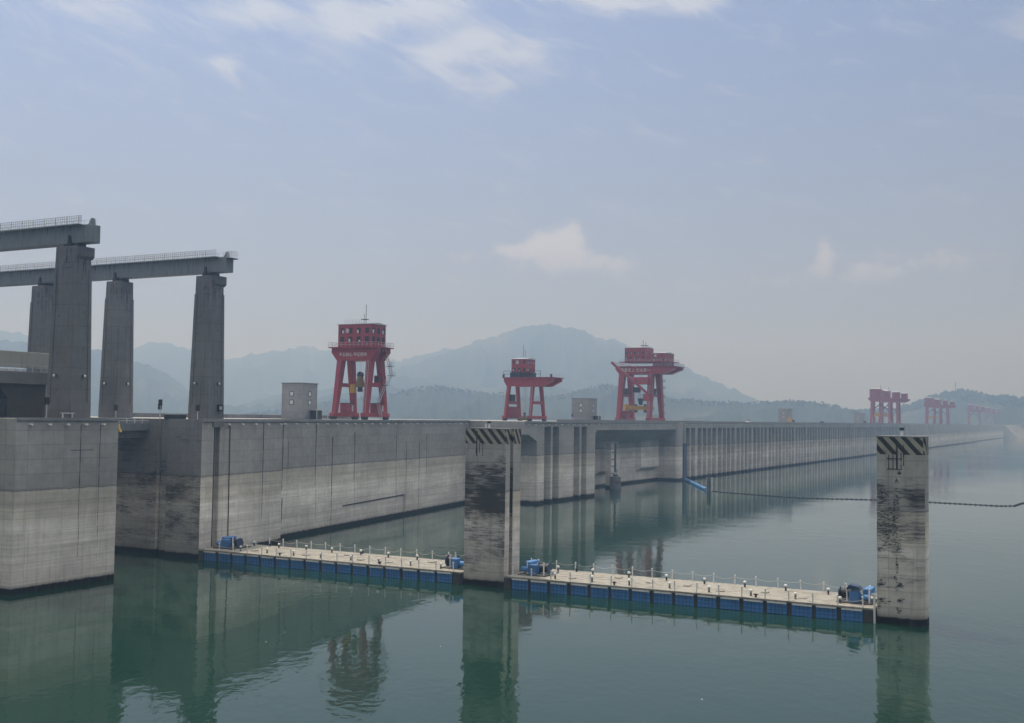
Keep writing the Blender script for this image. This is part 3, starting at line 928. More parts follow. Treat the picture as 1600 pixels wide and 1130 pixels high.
def runway_beam(x0, y0, y1, zb, zt, label, end_rail):
    r = thing('runway_beam', (x0, (y0 + y1) / 2, zb), label, 'beam', 'steel runway beams on the tall pillars')
    g = MB().box(x0, x0 + 1.9, y0, y1, zb, zt).build('girder', 'girder', r, bevel=.03)
    y = y0 + 3.6
    while y < y1:
        MB().box(x0 - .03, x0 + .01, y, y + .1, zb + .05, zt - .05).build('weld_seam', 'girder', r)
        y += 3.6
    rn = random.Random(int(x0))
    m = MB()
    for i in range(70):
        yy = y0 + .5 + (min(y1, y0 + 60) - y0) * rn.random()
        ln, w_ = rn.uniform(.3, 1.9) * rn.random() + .25, rn.uniform(.03, .14)
        m.add([(x0 - .012, yy - w_ / 2, zt - .04), (x0 - .012, yy + w_ / 2, zt - .04), (x0 - .012, yy + w_ / 5, zt - .04 - ln), (x0 - .012, yy - w_ / 5, zt - .04 - ln)], [(0, 1, 2, 3)])
    m.build('drip_stain', 'tar', r)
    MB().box(x0 - .75, x0 + 2.6, y0 + 1.7, y1, zt + .003, zt + .12).build('walkway', 'galv', r)
    y = y0 + 1.75
    while y < y1 - 2.5:
        railing_panel(x0 - .7, y, y + 2.3, zt + .12, 1.1, 5, 'galv', r)
        y += 2.42
    m = MB()
    y = y0 + 1.75
    while y < y1:
        m.box(x0 + 2.5, x0 + 2.56, y, y + .06, zt + .12, zt + 1.2)
        y += 1.2
    for q in (.6, 1.2):
        m.box(x0 + 2.5, x0 + 2.56, y0 + 1.75, y1, zt + q - .04, zt + q)
    m.build('rear_railing', 'galv', r)
    st_ = MB().prism([(y0 + .15, zt + .003), (y0 + 1.2, zt + .003), (y0 + .6, zt + 1.0), (y0 + .35, zt + 1.0)], 'x', x0 + .6, x0 + 1.1).build('end_stop', 'girder', r)
    if end_rail:
        MB().box(x0 + .1, x0 + 1.8, y0 - 1.1, y0 - .003, zt - .35, zt - .2).build('end_platform', 'dark', r)
        m = MB()
        for i in range(4):
            m.box(x0 + .15 + i * .5, x0 + .2 + i * .5, y0 - 1.08, y0 - 1.02, zt - .2, zt + 1)
            m.box(x0 + .12, x0 + .17, y0 - 1.05 + i * .33, y0 - 1.0 + i * .33, zt - .2, zt + 1)
        for q in (.35, .7, 1.0):
            m.box(x0 + .12, x0 + 1.8, y0 - 1.09, y0 - 1.03, zt + q - .05, zt + q)
            m.box(x0 + .12, x0 + .17, y0 - 1.09, y0, zt + q - .05, zt + q)
        m.build('end_railing', 'white', r)
    else:
        railing_panel(x0 - .7, y0 + 1.1, y0 + 1.7, zt + .12, 1.1, 2, 'galv', r)
    return r


runway_beam(115.5, 130.3, 215, 49.45, 52.1, 'near grey steel runway beam with railing, highest in the picture', False)
runway_beam(148.5, 134.0, 235, 49.3, 51.9, 'far grey steel runway beam spanning three pillars', True)

# road bridge on the pier, behind the tallest pillar
rb = thing('road_bridge', (112, 142, ZT), 'concrete road bridge stub with beige barrier panels behind the tallest pillar', 'bridge')
MB().box(88, 118.6, 140, 150, 28.6, 30.4).build('deck', 'conc_hi', rb, bevel=.05)
MB().prism([(110.6, ZT), (117.2, ZT), (117.2, 28.597), (109.4, 28.597), (109.4, 27.8), (110.6, 26.6)], 'y', 140.6, 149).build('support', 'hull', rb)  # dark hull colour paints in the shade below the deck
for x0, x1 in ((95, 101.4), (101.5, 107.9), (108.0, 113.3), (113.4, 118.2)):
    MB().box(x0, x1, 141.2, 141.5, 31.0, 33.4).build('barrier_panel', 'beige', rb, bevel=.03)
m = MB()
for i in range(16):
    m.box(95 + i * 1.5, 95.07 + i * 1.5, 140.3, 140.37, 30.403, 31.4)
m.box(95, 118.3, 140.3, 140.37, 31.35, 31.42)
m.build('railing', 'galv', rb)
MB().box(96, 113.5, 140.5, 141.1, 30.403, 30.75).build('cable_tray', 'white', rb)
gb = thing('gate_box', (108.6, 141, ZT), 'dark control cabinet at the picture edge on the channel pier', 'cabinet')
MB().box(106.6, 108.9, 139, 140.5, ZT + .003, 26.3).build('body', 'dark', gb, bevel=.04)
MB().box(107, 108.5, 138.95, 138.99, 24.2, 25.9).build('door', 'dark', gb)


def signal(x, y, h, label, face=(0, -1), post='galv', lens=True):
    s = thing('signal_lamp', (x, y, ZT), label, 'signal lamp', 'signal lamps on the crest')
    MB().tube((x, y, ZT + .003), (x, y, ZT + h), .07, 8).build('post', post, s)
    b_ = MB().box(x - .28, x + .28, y - .22, y + .22, ZT + h + .003, ZT + h + 1.1).build('head', 'dark', s, bevel=.03)
    for q in (.3, .8):
        MB().tube((x - .285, y, ZT + h + q), (x - .42, y, ZT + h + q), .13, 8, .16).build('hood', 'black', b_)
    return s


signal(352.5, 160.5, 1.6, 'small signal lamp on the crest between second crane and concrete tower', post='galv')
signal(146.2, 156.9, 1.3, 'dark panel lamp on white post beside the middle runway pillar', post='white')
signal(150.5, 150.5, 1.6, 'small signal lamp between the runway pillars', post='galv')
signal(147.6, 147.5, 2.3, 'taller signal lamp on thin post between the runway pillars', post='galv')
signal(146.2, 137.4, 1.4, 'dark panel lamp at the foot of the end runway pillar', post='white')
signal(111.6, 133.5, 2.0, 'signal lamp standing in front of the dark bridge support', post='galv')
bn = thing('bench', (113.6, 131.6, ZT), 'low white railing stand beside the foot of the tallest pillar', 'stand')
MB().box(112.4, 114.4, 131.0, 131.6, 24.35, 24.45).build('top', 'white', bn)
for x in (112.5, 114.2):
    MB().box(x, x + .1, 131.2, 131.4, ZT + .003, 24.347).build('leg', 'white', bn)
pb = thing('planter', (146.6, 143.6, ZT), 'long dark planter box on the channel wall edge', 'planter')
MB().box(145.6, 147.2, 140.9, 144.6, ZT + .003, 24.35).build('tray', 'dark', pb, bevel=.04)
MB().box(145.7, 147.1, 141.0, 144.5, 24.353, 24.5).build('cover', 'galv', pb)


# ------------------------------------------------------------------ lift towers on the crest
def lift_tower(x0, y0, xw, yw, h, label, porch=True):
    t_ = thing('lift_tower', (x0 + xw / 2, y0 + yw / 2, ZT), label, 'tower', 'small concrete lift towers along the crest')
    MB().box(x0, x0 + xw, y0, y0 + yw, ZT, ZT + h).build('wall', 'conc_tower', t_, bevel=.05)
    MB().box(x0 - .12, x0 + xw + .12, y0 - .12, y0 + yw + .12, ZT + h + .003, ZT + h + .22).build('roof', 'conc_hi', t_)
    for z in (ZT + h * .4, ZT + h * .64):
        w1 = MB().box(x0 - .06, x0 + .02, y0 + yw * .38, y0 + yw * .38 + 1.2, z, z + 1.2).build('window', 'dark', t_)
        MB().box(x0 - .075, x0 - .055, y0 + yw * .38 + .15, y0 + yw * .38 + 1.05, z + .15, z + 1.05).build('pane', 'curtain', w1)
        w2 = MB().box(x0 + xw * .42, x0 + xw * .42 + 1.1, y0 - .06, y0 + .02, z, z + 1.2).build('window', 'dark', t_)
        MB().box(x0 + xw * .42 + .15, x0 + xw * .42 + .95, y0 - .075, y0 - .055, z + .15, z + 1.05).build('pane', 'curtain', w2)
    if porch:
        p = MB().box(x0 + xw * .45, x0 + xw + 1.2, y0 - 2.4, y0 - .1, ZT + 2.1, ZT + 2.3).build('porch_roof', 'galv', t_)
        MB().box(x0 + xw * .55, x0 + xw * .9, y0 - 1.9, y0 - .12, ZT + .003, ZT + 2.097).build('porch', 'pane', t_)
        for q in (x0 + xw * .5, x0 + xw + 1.1):
            MB().box(q - .06, q + .06, y0 - 2.35, y0 - 2.23, ZT + .003, ZT + 2.097).build('porch_post', 'galv', t_)
    return t_


lift_tower(209.5, 165, 6.1, 5.8, 8.3, 'grey concrete tower with four windows, nearest of its kind, by the first crane')
lift_tower(377, 165, 7.4, 7.0, 8.3, 'grey concrete tower between the second and third red cranes')
lift_tower(677, 165, 9, 6.4, 8.4, 'small grey tower with an orange machine at its foot on the long crest')
lift_tower(915, 165, 12, 6.5, 8.2, 'pale distant tower just before the far red gantry cranes')
em = thing('service_machine', (672, 163, ZT), 'orange service machine at the foot of the distant grey tower', 'machine')
MB().box(670, 674, 162, 164.2, ZT + .4, ZT + 1.5).build('body', 'orange', em, bevel=.1)
MB().frustum((671.4, 163.1, ZT + 1.5), (1.2, 1), (671.4, 163.1, ZT + 3.4), (.8, .8)).build('cab', 'orange', em)
MB().bar((672.8, 163, ZT + 1.5), (674.2, 163, ZT + 3.6), .35).build('arm', 'orange', em)
for x in (670.8, 673.2):
    MB().tube((x, 161.9, ZT + .45), (x, 164.3, ZT + .45), .44, 10).build('wheel', 'black', em)


def car(x, y, mat, label):
    c = thing('parked_car', (x, y, ZT), label, 'car')
    MB().prism([(x - 2.2, ZT + .35), (x + 2.2, ZT + .35), (x + 2.25, ZT + .9), (x + 1.2, ZT + 1.0), (x - 2.0, ZT + 1.02), (x - 2.25, ZT + .9)], 'y', y - .9, y + .9).build('body', mat, c, bevel=.06)
    MB().prism([(x - 1.7, ZT + 1.02), (x + 1.1, ZT + 1.02), (x + .5, ZT + 1.52), (x - 1.3, ZT + 1.52)], 'y', y - .8, y + .8).build('cabin', 'pane', c, bevel=.05)
    for dx in (-1.35, 1.35):
        for dy in (-.8, .8):
            MB().tube((x + dx, y + dy - .12, ZT + .34), (x + dx, y + dy + .12, ZT + .34), .33, 10).build('wheel', 'black', c)


car(551, 154.4, 'white', 'white car parked on the long crest above the trash racks')
car(720, 154.4, 'dark', 'dark car on the crest just past the distant grey tower')


# ------------------------------------------------------------------ gantry cranes
def cyl_emblem(parent, x, y, z, r):
    e = MB().tube((x - .02, y, z), (x - .07, y, z), r, 20).build('emblem', 'white', parent)
    MB().tube((x - .072, y, z), (x - .085, y, z), r * .72, 20).build('emblem_ring', 'red', e)
    MB().tube((x - .087, y, z), (x - .1, y, z), r * .42, 16).build('emblem_core', 'white', e)


def lettering(txt, parent, x, yc, zc, size):
    cu = bpy.data.curves.new('lettering', 'FONT')
    cu.body = txt
    cu.size = size
    cu.align_x = 'CENTER'
    cu.align_y = 'CENTER'
    cu.extrude = .015
    cu.resolution_u = 3
    tmp = bpy.data.objects.new('tmp', cu)
    col.objects.link(tmp)
    bpy.context.view_layer.update()
    dg = bpy.context.evaluated_depsgraph_get()
    me = bpy.data.meshes.new_from_object(tmp.evaluated_get(dg))
    bpy.data.objects.remove(tmp)
    me.transform(Matrix(((0, 0, -1, x), (-1, 0, 0, yc), (0, 1, 0, zc), (0, 0, 0, 1))))
    me.materials.clear()
    me.materials.append(M['white'])
    return put('lettering', me, parent)


def house(parent, x0, x1, y0, y1, z0, z1, nx, ny, rows, mat, ws=(1.0, 1.3), peak=.35, detail=True, seed=1):
    rnd = random.Random(seed)
    h = MB().box(x0, x1, y0, y1, z0, z1).build('machinery_house', mat, parent)
    xm = (x0 + x1) / 2
    MB().prism([(x0 - .25, z1 + .003), (x1 + .25, z1 + .003), (x1 + .25, z1 + .15), (xm, z1 + .15 + peak), (x0 - .25, z1 + .15)], 'y', y0 - .25, y1 + .25).build('roof', 'galv', h)
    if not detail:
        return h
    for i in range(ny):
        for zr in rows:
            yc = y0 + (y1 - y0) * (i + .5) / ny
            w_ = MB().box(x0 - .05, x0 + .02, yc - ws[0] / 2, yc + ws[0] / 2, zr, zr + ws[1]).build('window', 'dark', h)
            w_['label'] = 'window with pale half-drawn blind'
            f = rnd.choice([0, 0, .35, .6])
            if f:
                s_ = rnd.choice([-1, 1])
                MB().box(x0 - .06, x0 - .051, yc + (0 if s_ > 0 else -ws[0] / 2 + .06), yc + (ws[0] / 2 - .06 if s_ > 0 else 0), zr + .06, zr + ws[1] * f).build('window_blind', 'curtain', h)
    for i in range(nx):
        for zr in rows:
            xc = x0 + (x1 - x0) * (i + .5) / nx
            w_ = MB().box(xc - ws[0] / 2, xc + ws[0] / 2, y0 - .05, y0 + .02, zr, zr + ws[1]).build('window', 'dark', h)
            if rnd.random() < .5:
                MB().box(xc - ws[0] / 2 + .06, xc + .1, y0 - .06, y0 - .051, zr + .06, zr + ws[1] * .7).build('window_blind', 'curtain', h)
    return h


def rail_run(pts, z, h, parent, mat='galv', t_=.06, gap=1.3, name='railing'):
    for a, b in zip(pts, pts[1:]):
        a, b = Vector((*a, z)), Vector((*b, z))
        n = max(1, int((b - a).length / gap))
        m = MB()
        for i in range(n + 1):
            q = a + (b - a) * i / n
            m.box(q.x - t_ / 2, q.x + t_ / 2, q.y - t_ / 2, q.y + t_ / 2, z, z + h)
        for f in (.5, 1.):
            m.bar(a + Vector((0, 0, h * f)), b + Vector((0, 0, h * f)), t_)
        m.build(name, mat, parent)


def gantry(x0, y0, L, G, p, label, group='red gantry cranes on the dam crest', mat='red'):
    """x0,y0: upstream near corner of the rail footprint; L along the dam, G across it"""
    c = thing('gantry_crane', (x0 + L / 2, y0 + G / 2, ZT), label, 'crane', group)
    zb, zt, zc = ZT + p['zb'], ZT + p['zt'], ZT + p['zc']
    lb, lt = p.get('lb', (.75, .65)), p.get('lt', (1.05, .8))
    inset = p.get('inset', 1.8)
    xs = (x0 + lb[0], x0 + L - lb[0])
    xt = (x0 + inset + lt[0], x0 + L - inset - lt[0])
    ys = (y0 + lb[1], y0 + G - lb[1])
    yt = (y0 + lt[1] + p.get('yin', .1), y0 + G - lt[1] - p.get('yin', .1))
    for i in (0, 1):
        for j in (0, 1):
            MB().frustum((xs[i], ys[j], ZT + 1.0), lb, (xt[i], yt[j], zb), lt).build('leg', mat, c, bevel=.08)
    for j in (0, 1):
        MB().box(x0 - .7, x0 + L + .7, ys[j] - lb[1] - .1, ys[j] + lb[1] + .1, ZT + .7, ZT + 1.7).build('sill_beam', mat, c, bevel=.08)
        f = (zc - ZT) / p['zb']
        xa = xs[0] + (xt[0] - xs[0]) * f
        xb_ = xs[1] + (xt[1] - xs[1]) * f
        yy = ys[j] + (yt[j] - ys[j]) * f
        MB().box(xa, xb_, yy - .45, yy + .45, zc, zc + 1.0).build('cross_beam', mat, c, bevel=.05)
        n = 3 if p.get('detail', True) else 2
        for e in (x0 + .2, x0 + L - .2):
            bg_ = MB().box(e - 1.1, e + 1.1, ys[j] - .35, ys[j] + .35, ZT + .25, ZT + .697).build('bogie', 'dark', c)
            for q in (-.6, .6):
                MB().tube((e + q, ys[j] - .42, ZT + .3), (e + q, ys[j] + .42, ZT + .3), .295, 10).build('wheel', 'dark', bg_)
    if p.get('hook'):
        ld = MB()
        a_ = Vector((xs[0] - lb[0] - .12, ys[0], ZT + 1.7))
        b_ = Vector((xt[0] - lt[0] - .12, yt[0], zb))
        for dy in (-.28, .28):
            ld.bar(a_ + Vector((0, dy, 0)), b_ + Vector((0, dy, 0)), .07)
        for i in range(int((zb - ZT) / .6)):
            q = a_.lerp(b_, (i + .5) * .6 / (zb - ZT))
            ld.box(q.x - .02, q.x + .02, q.y - .28, q.y + .28, q.z - .02, q.z + .02)
        ld.build('ladder', 'galv', c)
    # head girders with flared ends
    fl = p.get('flare', 1.2)
    c0, c1 = p.get('cant', (0, 0))            # cantilevers towards the reservoir and away from it
    for i in (0, 1):
        xa, xb_ = xt[i] - lt[0] - .05, xt[i] + lt[0] + .05
        y_a, y_b = yt[0] - lt[1], yt[1] + lt[1]
        pts = [(y_a, zb + .003), (y_b, zb + .003), (y_b + fl + c1, zb + (zt - zb) * .65), (y_b + fl + c1, zt), (y_a - fl - c0, zt), (y_a - fl - c0, zb + (zt - zb) * .65)]
        if c0 > 3:
            pts = [(y_a - p.get('flat', 1.), zb + .003)] + pts[1:]
        MB().prism(pts, 'x', xa, xb_).build('head_girder', mat, c, bevel=.05)
    for j in (0, 1):
        MB().box(xt[0] + lt[0] + .06, xt[1] - lt[0] - .06, yt[j] - .6, yt[j] + .6, zb + .6, zt - .003).build('end_girder', mat, c)
    ov = p.get('ov', 1.2)
    px0, px1 = xt[0] - lt[0] - ov, xt[1] + lt[0] + ov
    py0, py1 = yt[0] - lt[1] - fl - c0 - .3, yt[1] + lt[1] + fl + c1 + .3
    MB().box(px0, px1, py0, py1, zt + .003, zt + .25).build('platform', mat, c)
    c['span'] = (px0, px1, py0, py1, zt)
    if p.get('detail', True):
        rail_run([(px0 + .05, py1 - .05), (px0 + .05, py0 + .05), (px1 - .05, py0 + .05), (px1 - .05, py1 - .05), (px0 + .05, py1 - .05)], zt + .25, 1.15, c, p.get('railmat', 'galv'))
    # hoist ropes
    cx, cy = (x0 + L / 2), y0 + G / 2
    hz = ZT + p['hook']
    for i, (dx, dy) in enumerate(((-.5, -.55), (-.5, .55), (.5, -.55), (.5, .55), (0, -.2), (0, .25))):
        MB().tube((cx + dx, cy + dy, hz), (cx + dx, cy + dy, zt), .045, 5).build('hoist_rope', 'galv', c)
    return c


def hook_block(c, cx, cy, hz, s, mat):
    MB().tube((cx - .35 * s, cy, hz), (cx + .35 * s, cy, hz), .85 * s, 16).build('sheave', 'dark', c)
    hb = MB().frustum((cx, cy, hz - 2.2 * s), (.6 * s, .9 * s), (cx, cy, hz - .2 * s), (.4 * s, .55 * s)).build('hook_block', mat, c)
    MB().box(cx - .7 * s, cx + .7 * s, cy - 1.0 * s, cy + 1.0 * s, hz - 3.1 * s, hz - 2.203 * s).build('hook_frame', mat, c)
    MB().frustum((cx, cy, hz - 4.3 * s), (.35 * s, .6 * s), (cx, cy, hz - 3.103 * s), (.5 * s, .45 * s)).build('hook', 'dark', c)


def stairs(c, pts):
    """zig-zag access stair: landings joined by flights"""
    for a, b in zip(pts, pts[1:]):
        a, b = Vector(a), Vector(b)
        m = MB()
        for dy in (-.35, .35):
            m.bar(a + Vector((0, dy, 0)), b + Vector((0, dy, 0)), .08, .2)
            m.bar(a + Vector((0, dy, 1)), b + Vector((0, dy, 1)), .05)
        n = max(2, int((b - a).length / .6))
        for i in range(n):
            q = a + (b - a) * i / n
            m.box(q.x - .12, q.x + .12, q.y - .34, q.y + .34, q.z - .02, q.z + .02)
        m.build('stair_flight', 'galv', c)
    for a in pts[1:]:
        m = MB().box(a[0] - .9, a[0] + .9, a[1] - .7, a[1] + .7, a[2] - .1, a[2])
        m.build('landing', 'dark', c)
        rail_run([(a[0] - .85, a[1] - .65), (a[0] + .85, a[1] - .65), (a[0] + .85, a[1] + .65)], a[2], 1., c, 'galv', .05, .8, 'landing_railing')


# first crane, with the big two-storey house
c1 = gantry(231.6, 162, 9.7, 10.8, dict(zb=15.0, zt=18.2, zc=8.3, hook=11.4, inset=1.75, flare=1.7, ov=1.0, lb=(.62, .6), lt=(.95, .8), railmat='galv'), 'red gantry crane with big two-storey house nearest the runway pillars')
px0, px1, py0, py1, zt = c1['span']
house(c1, 233.5, 240.0, 162.3, 172.5, zt + .26, zt + 6.0, 3, 4, (zt + 1.5, zt + 3.7), 'red', (1.15, 1.4))
cyl_emblem(c1, 233.45, 169.6, zt + 4.4, .55)
lettering('不忘初心 牢记使命', c1, 233.22, 167.6, zt - 1.75, 1.05)
rail_run([(235, 171.6), (235, 167.6), (237.5, 167.6)], zt + 6.3, 1.0, c1, 'galv', .05, .7, 'roof_railing')
mm = MB().tube((236.7, 166.2, zt + 6.3), (236.7, 166.2, zt + 11.3), .07, 6).tube((236.7, 166.7, zt + 6.3), (236.7, 166.7, zt + 9), .05, 6)
mm.build('mast', 'dark', c1)
MB().box(236, 237.4, 165.8, 167.3, zt + 7.4, zt + 7.55).build('mast_platform', 'dark', c1)
hook_block(c1, 236.4, 167.4, ZT + 11.4, 1., 'brass')
MB().box(235.2, 236.2, 168.6, 169.7, ZT + 6.8, ZT + 9.0).build('lifting_beam_end', 'yellow', c1)
stairs(c1, [(237.5, 161.4, ZT + .1), (235.6, 161.3, ZT + 4.2), (238.6, 161.1, ZT + 8.9), (241.0, 161.0, ZT + 11.4), (240.2, 161.0, ZT + 13.8), (237.2, 160.9, ZT + 18.1)])
cab = MB().box(237.6, 240.6, 162.3, 164.0, ZT + 9.35, ZT + 11.3).build('operator_cab', 'red', c1, bevel=.06)
MB().box(237.55, 237.59, 162.5, 163.8, ZT + 9.7, ZT + 11.0).build('cab_window', 'pane', cab)
MB().box(237.8, 239.0, 162.24, 162.28, ZT + 9.7, ZT + 11.0).build('cab_window', 'pane', cab)
for yy in (162.0, 171.4):
    e = MB().box(235.6, 240.2, yy + .05, yy + 1.6, ZT + 1.71, ZT + 4.1).build('electrical_room', 'red', c1, bevel=.05)
    MB().box(235.4, 240.4, yy - .1, yy + 1.75, ZT + 4.103, ZT + 4.2).build('room_roof', 'dark', e)
    MB().box(238.6, 239.2, yy, yy + .045, ZT + 2.1, ZT + 3.6).build('door', 'galv', e)

# second crane, low, with a platform reaching out over the water
c2 = gantry(323.4, 162, 11.2, 10.0, dict(zb=11.3, zt=14.0, zc=5.5, hook=1.9, inset=1.9, flare=.6, cant=(6.3, .5), flat=3.4, ov=.7, lb=(.5, .48), lt=(.62, .55), detail=False), 'low red gantry crane whose platform reaches out towards the water')
px0, px1, py0, py1, zt = c2['span']
house(c2, 326, 332.2, 165, 170.6, zt + 1.9, zt + 6.2, 3, 3, (zt + 2.3, zt + 4.7), 'red', (.8, 1.0))
cyl_emblem(c2, 325.95, 168.4, zt + 5.2, .6)
MB().box(325.6, 332.4, 164.7, 170.9, zt + .26, zt + 1.897).build('house_base', 'dark', c2)
rail_run([(px0 + .4, py1 - .4), (px0 + .4, 163.5), (px0 + .4, 159.5)], zt + .25, 2.0, c2, 'dark', .12, 2.6, 'cable_gallery')
rail_run([(px0 + .4, 159.5), (px0 + .4, py0 + .2), (px1 - .2, py0 + .2)], zt + .25, 1.0, c2, 'galv', .05, 2.2)
for yy in (py0 + .5, py0 + 6.5, py1 - .6):
    MB().box(px0 + .2, px0 + .7, yy, yy + .5, zt + .26, zt + 1.2).build('floodlight', 'dark', c2)
MB().tube((328, 167.2, zt + 6.9), (328, 167.2, zt + 11), .06, 6).tube((329.5, 167.2, zt + 6.9), (329.5, 167.2, zt + 9.4), .05, 6).build('mast', 'dark', c2)
hook_block(c2, 329, 167, ZT + 2.4, .5, 'brass')
MB().box(328, 330, 165.3, 168.9, ZT + .2, ZT + 1.1).build('lifting_beam', 'brass', c2, bevel=.1)
MB().box(325.5, 332.5, 170.4, 171.9, ZT + 1.71, ZT + 4.6).build('electrical_room', 'red', c2)
cab = MB().box(325.6, 328.6, 170.3, 171.8, ZT + 6.5, ZT + 8.6).build('operator_cab', 'dark', c2)
MB().box(325.55, 325.59, 170.5, 171.6, ZT + 6.9, ZT + 8.3).build('cab_window', 'pane', cab)
MB().box(322.6, 324.2, 172.1, 173.6, ZT + 9.0, ZT + 9.12).build('landing', 'dark', c2)

# third crane, the largest, with two houses, a jib and a yellow lifting beam
P3 = dict(zb=19.9, zt=22.8, zc=10.4, hook=9.6, inset=2.6, flare=1.0, flat=4.5, cant=(8.2, .6), ov=.6, lb=(.95, .85), lt=(1.6, 1.1))
c3 = gantry(432.5, 162, 17.2, 15.1, P3, 'large red gantry crane with twin houses, jib and yellow lifting beam')
px0, px1, py0, py1, zt = c3['span']
house(c3, 436.5, 446.5, 166.0, 175.0, zt + 2.2, zt + 8.0, 3, 5, (zt + 3.4, zt + 5.4), 'red', (.75, .9), .5)
house(c3, 437, 447.5, 157.3, 162.8, zt + .3, zt + 5.6, 4, 3, (zt + 2.6,), 'red', (.75, .9), .5, seed=4)
cyl_emblem(c3, 436.95, 161.6, zt + 4.6, .55)
MB().box(435.6, 448, 155, 177.2, zt + 1.9, zt + 2.19).build('upper_gallery', 'red', c3)
rail_run([(435.7, 177.1), (435.7, 155.1), (447.9, 155.1)], zt + 2.19, 1.0, c3, 'galv', .07, 1.6, 'gallery_railing')
lettering('质量至上 安全第一', c3, 435.0, 169.6, zt - 1.5, 1.6)
MB().tube((441, 168.6, zt + 8.2), (441, 168.6, zt + 11.4), .1, 6).tube((441, 167.4, zt + 8.2), (441, 167.4, zt + 10.6), .08, 6).box(440, 442, 166.6, 169.4, zt + 9.0, zt + 9.2).build('mast', 'dark', c3)
jb = MB().bar((433.6, 163.6, ZT + 11.6), (430.5, 178.5, ZT + 24.5), .95, .95).build('jib', 'red', c3)
MB().bar((433.4, 164.4, ZT + 12.9), (430.4, 178.3, ZT + 25.0), .22).build('jib_rail', 'galv', jb)
MB().tube((430.4, 178.2, ZT + 24.6), (433.8, 164.0, ZT + 21.5), .09, 6).build('jib_tie', 'red', c3)
MB().box(433.0, 436.2, 162.6, 165.4, ZT + 8.6, ZT + 11.6).build('jib_turret', 'red', c3, bevel=.1)
cb_ = MB().box(432.2, 435.2, 163.0, 170.2, ZT + 15.4, ZT + 18.4).build('control_room', 'red', c3, bevel=.06)
for yy in (168.0, 169.4):
    MB().box(432.14, 432.19, yy, yy + .6, ZT + 16.6, ZT + 17.3).build('window', 'pane', cb_)
for yy in (162.7, 174.7):
    o = MB().box(437.6, 441.6, yy, yy + 2.0, ZT + 11.43, ZT + 13.9).build('operator_cab', 'dark', c3)
    MB().box(437.55, 437.59, yy + .3, yy + 1.7, ZT + 12, ZT + 13.4).build('cab_window', 'pane', o)
MB().frustum((441.1, 169.5, ZT + 7.0), (.5, .5), (441.1, 169.5, ZT + 9.8), (.6, 1.2)).build('hook_block', 'dark', c3)
lb_ = MB().box(440.3, 441.9, 163.8, 175.4, ZT + 5.0, ZT + 6.6).build('lifting_beam', 'yellow', c3, bevel=.1)
MB().box(439.7, 442.5, 175.403, 176.9, ZT + 4.2, ZT + 7.4).build('lifting_beam_end', 'yellow', c3, bevel=.1)
for yy in (165, 167.4, 171.6, 173.8):
    MB().tube((440.2, yy, ZT + 4.4), (442, yy, ZT + 4.4), .6, 10).build('roller', 'brass', c3)
    MB().tube((440.2, yy, ZT + 7.0), (442, yy, ZT + 7.0), .45, 10).build('roller', 'brass', c3)
MB().box(436.8, 439.2, 168.8, 171.4, ZT + 12.2, ZT + 14.4).build('trolley_cab', 'dark', c3)
for z in (3.2, 6.8, 10.4, 14.0, 17.0):
    MB().box(449.2, 451.6, 162.4, 163.8, ZT + z, ZT + z + .12).build('landing', 'dark', c3)
    rail_run([(449.3, 162.45), (451.5, 162.45), (451.5, 163.7)], ZT + z + .12, 1.0, c3, 'dark', .06, 1.0, 'landing_railing')
e = MB().box(436, 441, 174.3, 176.6, ZT + 1.71, ZT + 4.6).build('electrical_room', 'red', c3, bevel=.05)
MB().box(435.8, 441.2, 174.1, 176.8, ZT + 4.603, ZT + 4.75).build('room_roof', 'white', e)
rail_run([(433, 162.2), (449, 162.2)], ZT + 1.7, 1.2, c3, 'red', .08, 1.2, 'sill_railing')

# far cranes: one plain build and its copies
def far_crane(x, label, twin=True):
    P4 = dict(P3)
    P4['detail'] = False
    P4['cant'] = (7.5, 1.0)
    c = gantry(x, 162, 17.2, 17.4, P4, label, mat='red_far')
    a, b, c_, d, z = c['span']
    house(c, a + 3, b - 3, 171, 180.5, z + .26, z + 8.2, 0, 4, (z + 4,), 'red_far', (1, 1), .5)
    house(c, a + 3, b - 3, 163.5, 168.2, z + .26, z + 6.4, 0, 2, (z + 3,), 'red_far', (1, 1), .5)
    house(c, a + 3, b - 3, 155.2, 160.2, z + .26, z + 5.4, 0, 2, (z + 3,), 'red_far', (1, 1), .5)
    MB().tube((x + 8, 171.5, z + 8), (x + 8, 171.5, z + 11), .2, 6).build('mast', 'dark', c)
    MB().bar((x + 3, 163.5, ZT + 12), (x + 2, 172, ZT + 18.2), .7).build('jib', 'dark', c)
    MB().bar((x + 3, 178, ZT + 12), (x + 2, 170, ZT + 18.2), .7).build('jib', 'dark', c)
    MB().box(x + 7, x + 9, 172.5, 177, ZT + 6.5, ZT + 10).build('lifting_beam', 'yellow', c)
    MB().box(x + 3, x + 7, 162.6, 164.6, ZT + 10.4, ZT + 13.4).build('operator_cab', 'dark', c)
    return c


f0 = far_crane(1032, 'nearest of the hazy red gantry cranes far along the crest')
for x, lab in ((1076, 'second hazy red gantry crane, close behind the nearest of them'), (1392, 'third hazy red gantry crane, below the wooded hill slope'),
               (1462, 'fourth hazy red gantry crane, close behind the third'), (1880, 'fifth gantry crane, a faint pink shape before the wooded hill'),
               (2190, 'farthest and faintest gantry crane at the end of the dam')):
    c = copy_tree(f0)
    c.location.x += x - 1032
    c['label'] = lab
for o in list(bpy.data.objects):
    if 'span' in o.keys():
        del o['span']

